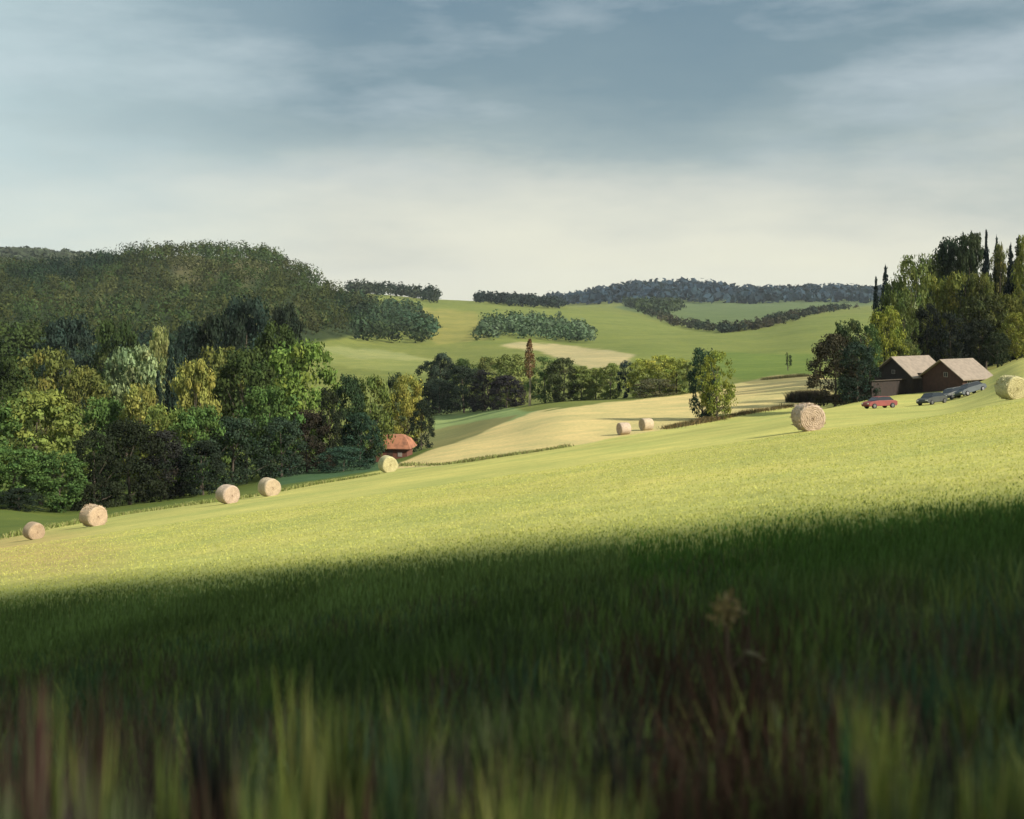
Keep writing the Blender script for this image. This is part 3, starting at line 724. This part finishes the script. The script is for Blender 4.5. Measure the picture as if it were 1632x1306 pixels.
# ---------------------------------------------------------------- farmhouse
M_roof = simple('tan roof sheets', (.235, .19, .145), .8, 0, 1.6, .22, .3)
M_wallb = simple('dark brown boards', (.022, .014, .011), .85, 0, 2.0, .35, .4)
M_wallr = simple('red brown boards', (.050, .022, .015), .85, 0, 2.0, .35, .4)
M_frame = simple('pale window frames', (.25, .22, .19), .6)
M_glass = simple('dark window glass', (.03, .035, .04), .15, 0, 2, .1)
M_door = simple('brown door', (.055, .030, .020), .6)
M_brick = simple('chimney brick', (.16, .07, .05), .9)
def farmhouse():
    O = at(1534, 186); a = R(33)
    o = empty('farmhouse', (O[0], O[1], O[2]+.0), a); tag(o, 'low dark farmhouse with two gables and pale tan roofs in front of the wood', 'house')
    def wing(x0, x1, y0, y1, hw, hr, mw):
        m = MB(); ym = (y0+y1)/2
        m.prism([(x0, y0, -2.5), (x0, y1, -2.5), (x0, y1, hw), (x0, ym, hr-.12), (x0, y0, hw)], (x1-x0, 0, 0)); m.build('wall', mw, o)
        ov = .55; th = .14; k_ = (hr-hw)/(ym-y0); m = MB()
        lo = hw-k_*ov
        pts = [(x0-ov, y0-ov, lo), (x0-ov, ym, hr), (x0-ov, y1+ov, lo), (x0-ov, y1+ov, lo+th), (x0-ov, ym, hr+th*1.2), (x0-ov, y0-ov, lo+th)]
        m.prism(pts, (x1-x0+2*ov, 0, 0)); m.build('roof', M_roof, o)
    wing(0, 6.9, 0, 7.4, 1.45, 3.95, M_wallr)
    wing(-1.6, 6.4, 7.9, 15.4, 1.4, 4.1, M_wallb)
    m = MB(); m.prism([(-.2, 7.3, -2.5), (-.2, 8.1, -2.5), (-.2, 8.1, 1.8), (-.2, 7.3, 1.8)], (6, 0, 0)); m.build('connecting_wall', M_wallb, o)
    def window(x, y, z, w_, h, face):
        # face 'x': in the gable (looks to -x); face 'y': in the front wall (looks to -y)
        m = MB(); g = MB(); t = .07
        if face == 'x':
            for (ya, yb, za, zb) in ((y-w_/2-t, y-w_/2, z-t, z+h+t), (y+w_/2, y+w_/2+t, z-t, z+h+t), (y-w_/2, y+w_/2, z-t, z), (y-w_/2, y+w_/2, z+h, z+h+t), (y-.02, y+.02, z, z+h)): m.box(x-.06, x+.02, ya, yb, za, zb)
            g.box(x-.02, x+.015, y-w_/2, y+w_/2, z, z+h)
        else:
            for (xa, xb, za, zb) in ((x-w_/2-t, x-w_/2, z-t, z+h+t), (x+w_/2, x+w_/2+t, z-t, z+h+t), (x-w_/2, x+w_/2, z-t, z), (x-w_/2, x+w_/2, z+h, z+h+t), (x-.02, x+.02, z, z+h)): m.box(xa, xb, y-.06, y+.02, za, zb)
            g.box(x-w_/2, x+w_/2, y-.02, y+.015, z, z+h)
        wf = m.build('window', M_frame, o); g.build('pane', M_glass, wf)
    window(0, 3.0, 1.5, .6, .6, 'x')
    window(-1.6, 11.6, 1.6, .5, .5, 'x'); window(1.6, 0, .3, .9, .9, 'y'); window(5.2, 0, .3, .9, .9, 'y')
    m = MB(); m.box(2.9, 3.8, -.07, .02, -1.2, 1.15); d = m.build('door', M_door, o)
    m = MB(); m.box(3.65, 3.7, -.14, -.07, 0, .14); m.build('handle', M_frame, d)
    # long low shed wing running out to the left
    m = MB(); m.prism([(-9.2, 9.4, -3.0), (-9.2, 13.6, -3.0), (-9.2, 13.6, .2), (-9.2, 9.4, .75)], (7.7, 0, 0)); m.build('annex_wall', M_wallb, o)
    m = MB(); m.prism([(-9.5, 9.1, .79), (-9.5, 13.9, .14), (-9.5, 13.9, .28), (-9.5, 9.1, .93)], (7.9, 0, 0)); m.build('annex_roof', simple('dark annex roof', (.055, .042, .032), .85), o)
farmhouse()

# ---------------------------------------------------------------- red-roofed shed at the wood's edge
def shed():
    x, y, z = at(627, 199); o = empty('shed', (x, y, z), R(-8)); tag(o, 'small shed with an orange-red hipped roof at the edge of the wood', 'shed')
    m = MB(); m.box(-2.7, 2.7, -2, 2, -1.5, 2.0); m.build('wall', simple('rusty boards', (.13, .05, .03), .9), o)
    m = MB(); lo, mid, hi = 1.95, 3.3, 4.05
    rings = []
    for (hx, hy, zz_) in ((3.35, 2.5, lo), (3.3, 2.45, lo+.15), (2.6, 1.6, mid), (1.8, .75, hi-.15), (1.3, .25, hi)):
        rings.append([(-hx, -hy, zz_), (hx, -hy, zz_), (hx, hy, zz_), (-hx, hy, zz_)])
    m.quad_grid(rings); m.build('roof', simple('rust-red roof', (.27, .115, .06), .85, 0, 1.3, .45, .4), o)
    m = MB(); m.box(-.5, .4, -2.06, -1.99, -.6, 1.6); m.build('door', M_door, o)
    m = MB(); m.box(1.2, 1.9, -2.06, -1.99, .7, 1.4); m.build('window', M_frame, o)
shed()

# ---------------------------------------------------------------- vehicles beside the farmhouse
M_tyre = simple('tyre rubber', (.018, .018, .018), .9); M_rim = simple('wheel rim', (.12, .12, .12), .5, .5)
M_carglass = simple('car glass', (.02, .025, .03), .08, 0, 2, .1); M_lamp = simple('lamp lens', (.55, .55, .50), .2); M_tail = simple('tail lens', (.30, .01, .01), .3)
def car(px, py, yaw, paint, label, estate=False, L=4.1):
    x, y, z = find(px, py, 100, 400)
    o = empty('parked_car', (x, y, z), R(yaw)); tag(o, label, 'car', 'cars parked on the grass by the farmhouse')
    gx = (gz1(x+2, y)-gz1(x-2, y))/4; gy = (gz1(x, y+2)-gz1(x, y-2))/4; c_, s_ = math.cos(R(yaw)), math.sin(R(yaw))
    o.rotation_euler = (math.atan(-gx*s_+gy*c_)*.8, -math.atan(gx*c_+gy*s_)*.8, R(yaw))
    mp_ = simple('car paint', paint, .6, 0, 1.2, .25)
    hl = L/2; W = .84
    sil = [(-hl, .42), (-hl+.03, .78), (-hl+.25, .90), (-hl+.9, .95), (.75, .95), (hl-.5, .86), (hl-.05, .70), (hl, .42), (hl-.15, .28), (-hl+.15, .28)]
    m = MB(); rings = []
    for s, wv in ((-1, .94), (-1, 1.0)): pass
    n = len(sil)
    for (yy, k_) in ((-W, .96), (-W*.93, 1.0), (W*.93, 1.0), (W, .96)):
        rings.append([(px_*k_, yy, .6+(pz-.6)*(k_ if k_ < 1 else 1)) for px_, pz in sil])
    m.quad_grid(rings); m.build('body', mp_, o, False, .03)
    cab = [(-hl+(.12 if estate else .45), .93), (-hl+(.35 if estate else .95), 1.36), (-.1, 1.42), (.55, 1.36), (1.15, .93)]
    m = MB(); m.quad_grid([[(a, s*.78*(1-.14*(b-.93)/.5), b) for a, b in cab] for s in (-1, 1)]); m.build('glasshouse', M_carglass, o, False, .02)
    m = MB(); r_ = [(cab[1][0]-.03, 1.375), (-.1, 1.44), (.58, 1.375)]
    m.quad_grid([[(a, s*.70, b) for a, b in r_]+[(a, s*.70, b-.05) for a, b in r_[::-1]] for s in (-1, 1)]); m.build('roof_panel', mp_, o, False, .01)
    for sx in (-1, 1):
        for sy in (-1, 1):
            m = MB(); X = sx*L*.31; Yc = sy*.80
            m.quad_grid([[(X+.31*math.cos(t), Yc+dy, .31+.31*math.sin(t)) for t in np.arange(20)*math.pi/10] for dy in (-.1, .1)]); wh = m.build('wheel', M_tyre, o, True)
            m = MB(); m.quad_grid([[(X+.19*math.cos(t), Yc+sy*dy, .31+.19*math.sin(t)) for t in np.arange(16)*math.pi/8] for dy in (.09, .115)]); m.build('rim', M_rim, wh)
    for sy in (-1, 1):
        m = MB(); m.box(hl-.10, hl+.01, sy*.62-.14, sy*.62+.14, .56, .70); m.build('headlight', M_lamp, o)
        m = MB(); m.box(-hl-.01, -hl+.08, sy*.64-.11, sy*.64+.11, .62, .76); m.build('tail_light', M_tail, o)
    return o
car(1402, 651, 197, (.20, .035, .03), 'red car with pinkish sunlit panels below the dark bush clump', L=4.0)
car(1486, 645, 218, (.035, .040, .038), 'dark green-black car, lowest of the row by the farmhouse', L=4.2)
car(1520, 636, 212, (.10, .105, .10), 'silver grey car in the middle of the row by the farmhouse', True, L=4.2)
car(1548, 629, 205, (.035, .05, .055), 'dark blue-grey car, upper right of the row by the farmhouse', L=4.2)

# ---------------------------------------------------------------- grass
def blades(x, y, h, wd, c, seed, lean=.35):
    rng = np.random.default_rng(seed); n = len(x); z = gz(x, y)-.02
    a = rng.random(n)*6.283; b = rng.random(n)*6.283; ln = h*lean*rng.random(n)**1.3
    wx, wy = np.cos(a)*wd/2, np.sin(a)*wd/2; lx, ly = np.cos(b)*ln, np.sin(b)*ln
    rows = []
    for t, k_ in ((0, .8), (.45, 1.0), (.8, .6), (1.0, .08)):
        ox = lx*t**1.9; oy = ly*t**1.9; zz_ = z+h*t*(1-.15*lean*t)
        rows.append(np.stack([x+ox-wx*k_, y+oy-wy*k_, zz_], 1)); rows.append(np.stack([x+ox+wx*k_, y+oy+wy*k_, zz_], 1))
    V = np.stack(rows, 1).reshape(-1, 3); base = np.arange(n)[:, None, None]*8
    q = np.array([[0, 1, 3, 2], [2, 3, 5, 4], [4, 5, 7, 6]])[None]
    return V, (base+q).reshape(-1, 4), np.repeat(c, 8, 0)
def near_spots(n, y0, y1, seed, p=1.0, margin=.06):
    rng = np.random.default_rng(seed); y = y0+(y1-y0)*rng.random(n)**p; x = y*(rng.uniform(-.415-margin, .415+margin, n))
    return x, y, rng
# knee-high grass and weeds in the shade at our feet
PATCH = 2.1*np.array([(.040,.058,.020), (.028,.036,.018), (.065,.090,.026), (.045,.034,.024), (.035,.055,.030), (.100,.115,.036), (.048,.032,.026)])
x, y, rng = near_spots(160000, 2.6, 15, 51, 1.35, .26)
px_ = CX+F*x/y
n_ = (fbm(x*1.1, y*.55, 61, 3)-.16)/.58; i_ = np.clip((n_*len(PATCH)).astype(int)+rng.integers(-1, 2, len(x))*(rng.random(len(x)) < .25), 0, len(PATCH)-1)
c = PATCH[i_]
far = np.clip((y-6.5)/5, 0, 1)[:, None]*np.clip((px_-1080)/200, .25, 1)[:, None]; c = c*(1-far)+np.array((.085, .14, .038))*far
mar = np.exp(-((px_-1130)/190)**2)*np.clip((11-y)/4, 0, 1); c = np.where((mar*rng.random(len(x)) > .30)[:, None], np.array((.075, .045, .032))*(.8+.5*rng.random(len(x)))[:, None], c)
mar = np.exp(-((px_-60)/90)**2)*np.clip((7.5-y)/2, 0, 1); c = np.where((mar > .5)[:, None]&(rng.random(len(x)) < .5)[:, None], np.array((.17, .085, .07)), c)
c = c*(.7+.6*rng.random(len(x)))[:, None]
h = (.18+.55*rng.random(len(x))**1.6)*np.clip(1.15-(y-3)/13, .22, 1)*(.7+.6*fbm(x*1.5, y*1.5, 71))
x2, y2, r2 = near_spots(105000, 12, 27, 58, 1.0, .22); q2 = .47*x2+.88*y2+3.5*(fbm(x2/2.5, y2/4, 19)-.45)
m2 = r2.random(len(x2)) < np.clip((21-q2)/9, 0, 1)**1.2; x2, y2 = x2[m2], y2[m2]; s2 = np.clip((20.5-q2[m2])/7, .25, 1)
p2 = (CX+F*x2/y2 > 1000)[:, None]; c2_ = np.where(p2, np.array((.080, .145, .034)), np.array((.125, .175, .055)))*(.65+.7*r2.random((len(x2), 1)))*(.55+1.0*fbm(x2/2, y2/3, 23)[:, None])  # dark blades follow the shadow edge, their colour adding to its shade
h2 = (.09+.16*r2.random(len(x2)))*s2
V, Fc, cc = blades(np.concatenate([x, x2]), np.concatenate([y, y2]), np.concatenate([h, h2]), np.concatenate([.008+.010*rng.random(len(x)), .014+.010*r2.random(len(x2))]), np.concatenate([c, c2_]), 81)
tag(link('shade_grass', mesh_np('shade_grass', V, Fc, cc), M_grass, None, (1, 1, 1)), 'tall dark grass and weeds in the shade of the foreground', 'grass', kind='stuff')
# short grass of the mown meadow
x, y, rng = near_spots(190000, 12, 62, 52, 1.15, .12)
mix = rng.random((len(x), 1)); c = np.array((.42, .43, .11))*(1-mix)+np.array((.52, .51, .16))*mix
q_ = .47*x+.88*y+2.5*(fbm(x/3, y/4, 17)-.45); g_ = np.clip((22.5-q_)/10, 0, 1)[:, None]; c = c*(1-g_)+np.array((.10, .15, .038))*g_; c = c*(.75+.5*rng.random((len(x), 1)))  # belt shade painted into the blade colour along its edge
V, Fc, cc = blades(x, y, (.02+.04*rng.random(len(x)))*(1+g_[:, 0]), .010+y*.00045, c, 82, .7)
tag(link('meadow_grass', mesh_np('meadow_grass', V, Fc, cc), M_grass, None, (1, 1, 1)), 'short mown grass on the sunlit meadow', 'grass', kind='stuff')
# rough strip of long grass between meadow and stubble
def strip(pts, n, hh, cols, name, label, seed, wdt=1.2):
    rng = np.random.default_rng(seed); P = []
    W_ = [find(a, b, 60, 420) for a, b in pts]
    for i in range(n):
        t = rng.random()*(len(W_)-1); k_ = int(t); t -= k_; s_ = W_[k_]; e_ = W_[k_+1]
        P.append((s_[0]+(e_[0]-s_[0])*t+rng.normal()*.4, s_[1]+(e_[1]-s_[1])*t+rng.normal()*wdt))
    P = np.array(P); c = np.array(cols)[rng.integers(0, len(cols), n)]*(.7+.6*rng.random(n))[:, None]
    hv = hh*(.4+.8*rng.random(n))*(.35+1.3*fbm(P[:, 0]/5, P[:, 1]/9, seed))
    V, Fc, cc = blades(P[:, 0], P[:, 1], hv, np.full(n, .07), c, seed, .8)
    tag(link(name, mesh_np(name, V, Fc, cc), M_grass, None, (1, 1, 1)), label, 'grass', kind='stuff')
strip([(640, 742), (700, 741), (760, 735), (830, 724), (905, 712)], 2600, .45, [(.10,.11,.04), (.16,.15,.06), (.30,.34,.12)], 'field_margin_grass', 'thin line of long grass between the meadow and the stubble', 91)
strip([(1060, 684), (1100, 677), (1130, 672), (1165, 664), (1210, 656), (1262, 648)], 3600, .75, [(.16,.10,.05), (.10,.09,.04), (.20,.15,.07), (.06,.06,.03)], 'dry_margin_weeds', 'dry brown weeds along the meadow edge around the lone pair of trees', 92)
strip([(1258, 641), (1300, 641), (1345, 640)], 3600, 1.9, [(.035,.026,.02),(.05,.036,.026),(.03,.035,.02)], 'brown_shadow_strip', 'low dark brown strip standing in for shadow at the left foot of the bush clump', 95, .5)  # dark blades put in for the shadow left of the bush clump
strip([(1215, 606), (1250, 603), (1290, 600)], 1500, .9, [(.12,.10,.05), (.08,.08,.035)], 'far_margin_weeds', 'brownish strip of weeds behind the stubble field', 93)
strip([(20, 856), (100, 838), (200, 820), (300, 806), (400, 793), (500, 773), (600, 757)], 5200, .40, [(.22,.25,.08), (.14,.17,.045), (.30,.29,.12)], 'meadow_edge_grass', 'long grass along the lower edge of the meadow', 94)

# ---------------------------------------------------------------- single plants close to the viewer
def tuft(px, Y, top, wpx, n, cols, label, name='grass_tuft', cat='plant', wd=.012, heads=None):
    x, y, z = at(px, Y); h = -z-(top-HZ)/F*Y; wr = wpx/F*Y/2; o = empty(name, (x, y, z)); tag(o, label, cat, 'weeds and tufts in the foreground')
    rng = np.random.default_rng(int(px*7+top)); a = rng.random(n)*6.283; r0 = wr*.45*rng.random(n)**.5
    X = np.cos(a)*r0; Y_ = np.sin(a)*r0; hh = h*(.45+.58*rng.random(n)); b = a+rng.normal(size=n)*.5; ln = wr*(.2+.9*rng.random(n))
    c = np.array(cols)[rng.integers(0, len(cols), n)]*(.7+.6*rng.random(n))[:, None]
    wa = rng.random(n)*6.283; wx, wy = np.cos(wa)*wd/2, np.sin(wa)*wd/2; rows = []
    for t, k_ in ((0, .8), (.3, 1.1), (.6, .9), (.85, .6), (1.0, .05)):
        ox = np.cos(b)*ln*t**2; oy = np.sin(b)*ln*t**2; zz_ = -.03+hh*t
        rows.append(np.stack([X+ox-wx*k_, Y_+oy-wy*k_, zz_], 1)); rows.append(np.stack([X+ox+wx*k_, Y_+oy+wy*k_, zz_], 1))
    V = np.stack(rows, 1).reshape(-1, 3); base = np.arange(n)[:, None, None]*10
    q = np.array([[0,1,3,2],[2,3,5,4],[4,5,7,6],[6,7,9,8]])[None]
    link('blades', mesh_np('blades', V, (base+q).reshape(-1, 4), np.repeat(c, 10, 0)), M_grass, o, (1, 1, 1))
    if heads:
        hc, hs, nh = heads; P = []
        for i in range(nh):
            j = rng.integers(n); tip = np.array([X[j]+np.cos(b[j])*ln[j], Y_[j]+np.sin(b[j])*ln[j], hh[j]])
            P.append(tip+rng.normal(size=(26, 3))*np.array([hs*.3, hs*.3, hs]))
        P = np.concatenate(P); V, Fc = cards(P, unit(rng.normal(size=P.shape)), hs*.35, rng)
        link('seed_heads', mesh_np('seed_heads', V, Fc), M_grass, o, hc)
LM = [(.25,.28,.065), (.27,.27,.09), (.15,.20,.055)]; OLV = [(.13,.17,.045), (.09,.12,.035), (.18,.20,.06)]; MAR = [(.085,.042,.034), (.060,.036,.028), (.10,.055,.040), (.045,.050,.026), (.03,.035,.02)]
VIO = [(.10,.072,.075), (.075,.055,.058), (.13,.10,.085), (.09,.09,.055)]; DRK = [(.030,.036,.034), (.024,.030,.028), (.045,.055,.038)]; TEAL = [(.035,.095,.05), (.05,.12,.06)]; SAGE = [(.13,.15,.08), (.10,.13,.06)]
for a in [
 (1392,3.6,1085,90,230,LM,'lime-yellow grass tuft, tallest of the bright ones at the lower right'),
 (1425,3.3,1170,120,240,LM,'broad pale lime tuft beside the tallest bright one'),
 (1352,3.4,1095,26,50,TEAL,'thin blue-green tuft left of the tall lime one'),
 (1368,3.2,1130,22,40,VIO,'thin purple stems in front of the tall lime tuft'),
 (1338,3.0,1230,44,80,VIO,'low purple weed left of the lime tufts'),
 (1605,3.2,1150,70,110,OLV,'olive tuft in the lower right corner'),
 (1500,3.5,1130,110,130,DRK,'dark blue-green weed right of the lime tufts'),
 (1180,5.2,1010,190,300,MAR,'maroon weed in the dark middle right'),
 (1110,3.4,1170,120,170,MAR,'maroon-brown weed low in the foreground, right of the centre'),
 (1240,3.3,1150,90,100,[(.045,.030,.022),(.06,.045,.03)],'dark brown weed below the maroon one'),
 (1000,4.3,1080,120,120,DRK,'dark weed just right of the centre'),
 (1270,5.2,1010,60,50,OLV,'thin olive stems behind the dark brown weed'),
 (850,3.0,1205,130,260,LM,'pale lime tuft at the bottom right of the centre'),
 (765,3.1,1215,130,220,LM,'pale lime tuft at the bottom, just left of the other one in the centre'),
 (925,3.1,1215,70,110,OLV,'olive tuft at the bottom right of the pale lime one'),
 (1010,3.0,1240,80,110,OLV,'low olive tuft at the bottom beneath the dark weed'),
 (880,4.0,1170,46,60,DRK,'slim dark weed behind the pale lime tuft'),
 (700,3.2,1150,80,120,VIO,'purple-brown weed left of the centre'),
 (640,3.4,1120,70,90,[(.05,.10,.055),(.07,.12,.06)],'blue-green tuft between the purple-brown weed and the lime spire'),
 (484,3.7,1060,64,110,LM,'slender lime grass spire left of the centre'),
 (470,3.0,1190,70,120,OLV,'olive tuft at the foot of the slender lime spire'),
 (345,4.0,1045,90,170,DRK,'nearly black upright weed in the lower left'),
 (340,3.1,1180,70,110,MAR,'maroon weed at the foot of the black upright one'),
 (400,3.3,1120,60,80,SAGE,'sage green tuft right of the black upright weed'),
 (232,3.9,1110,70,110,[(.035,.028,.028),(.05,.04,.03)],'dark brown weed left of the black upright one'),
 (270,3.2,1150,46,80,OLV,'olive tuft between the two dark weeds at the lower left'),
 (190,3.0,1210,80,120,SAGE,'sage tuft low at the left'),
 (110,3.1,1170,70,110,VIO,'purple-brown weed right of the reddish one'),
 (40,3.5,1060,70,130,[(.11,.055,.05),(.08,.045,.04),(.09,.08,.05)],'reddish weed at the left edge'),
 (80,3.8,1080,50,60,OLV,'olive stems behind the reddish weed at the left edge'),
 (8,3.2,1180,50,90,SAGE,'pale sage tuft cut by the left edge'),
 (600,3.3,1210,110,150,OLV,'olive tuft left of the blue-green one'),
 (955,3.0,1235,110,170,LM,'lime tuft at the bottom beside the low olive one'),
 (1560,3.1,1190,80,130,LM,'lime tuft left of the lower right corner'),
 (1455,3.0,1225,100,150,SAGE,'sage tuft in front of the dark blue-green weed'),
 (425,3.1,1215,90,140,LM,'short lime tuft at the bottom, right of the black upright weed'),
 (150,3.3,1150,80,120,OLV,'olive tuft between the sage and purple-brown plants at the left'),
 (660,4.8,1075,90,130,OLV,'olive spray standing in the dark middle of the foreground, left of the centre'),
 (790,5.0,1090,80,110,SAGE,'sage spray behind the bottom lime tufts'),
 (545,4.6,1080,80,120,OLV,'olive spray right of the slender lime spire'),
 (935,4.9,1100,90,120,[(.10,.085,.05),(.08,.07,.04)],'tan-brown spray right of the centre'),
 (1460,5.0,1050,90,120,TEAL,'teal-green spray behind the lime tufts'),
 (1560,4.7,1060,90,130,OLV,'olive spray near the right edge'),
 (150,4.8,1080,90,120,[(.10,.06,.045),(.08,.07,.04)],'reddish brown spray behind the plants at the left'),
 (560,3.1,1200,70,100,MAR,'low maroon weed between the spire and the blue-green tuft'),
]: tuft(*a)
def dry_plant(px, Y, top):
    x, y, z = at(px, Y); h = -z-(top-HZ)/F*Y; o = empty('dry_plant', (x, y, z)); tag(o, 'withered plant with a drooping brown head and one pale leaf, standing in the dark grass', 'plant')
    m = MB(); m.tube([(.02,0,-.03), (0,0,h*.5), (-.02,0,h*.85), (.01,0,h)], [.012,.010,.008,.005], 6); m.tube([(0,0,h*.62), (.08,-.01,h*.72), (.15,-.02,h*.66)], [.006,.005,.004], 5); m.build('stem', simple('dry stem', (.14,.09,.05), .9), o)
    rng = np.random.default_rng(3); n = 90; P = rng.normal(size=(n, 3))*np.array([.026, .024, .04])+np.array([-.02, 0, h*.9]); V, Fc = cards(P, unit(rng.normal(size=P.shape)), .02, rng); link('flower_head', mesh_np('flower_head', V, Fc), M_grass, o, (.30,.22,.10))
    m = MB(); m.quad_grid([[(.05+t*.11, w_-.02, h*.70+.015*math.sin(t*3)-.05*t+dz) for w_, dz in ((-.035*math.sin(.3+t*2.7), .01), (0, -.008), (.035*math.sin(.3+t*2.7), .012))] for t in np.linspace(0, 1, 7)], close=False, cap=False); m.build('leaf', simple('pale leaf', (.26,.24,.10), .7), o, True)
dry_plant(1165, 5.6, 938)

# ---------------------------------------------------------------- air: far hills fade to blue
LOW = min(min(v.co.z for v in o.data.vertices) for o in bpy.data.objects if o.get('kind') == 'structure')
HIGH = max(max((o.matrix_world.translation.z+42) for o in bpy.data.objects if o.type == 'EMPTY'), max(max(v.co.z for v in o.data.vertices) for o in bpy.data.objects if o.get('kind')))
print('LOW HIGH', LOW, HIGH)
def haze():
    me = bpy.data.meshes.new('haze'); a = 6000
    v = [(x_, y_, z_) for z_ in (LOW-1, HIGH+3) for x_, y_ in ((-a, -a), (a, -a), (a, a), (-a, a))]
    me.from_pydata(v, [], [(3,2,1,0), (4,5,6,7), (0,1,5,4), (1,2,6,5), (2,3,7,6), (3,0,4,7)])
    m = bpy.data.materials.new('thin air'); m.use_nodes = True; t = NT(m.node_tree)
    p = t.n('ShaderNodeVolumePrincipled', _Density=0.00004, _Anisotropy=0.0); p.inputs['Color'].default_value = (.80, .88, .95, 1)
    o = t.n('ShaderNodeOutputMaterial'); t.l(p.outputs[0], o.inputs['Volume'])
    tag(link('haze', me, m), 'thin blue summer haze over the far hills', 'haze', kind='stuff')
haze()
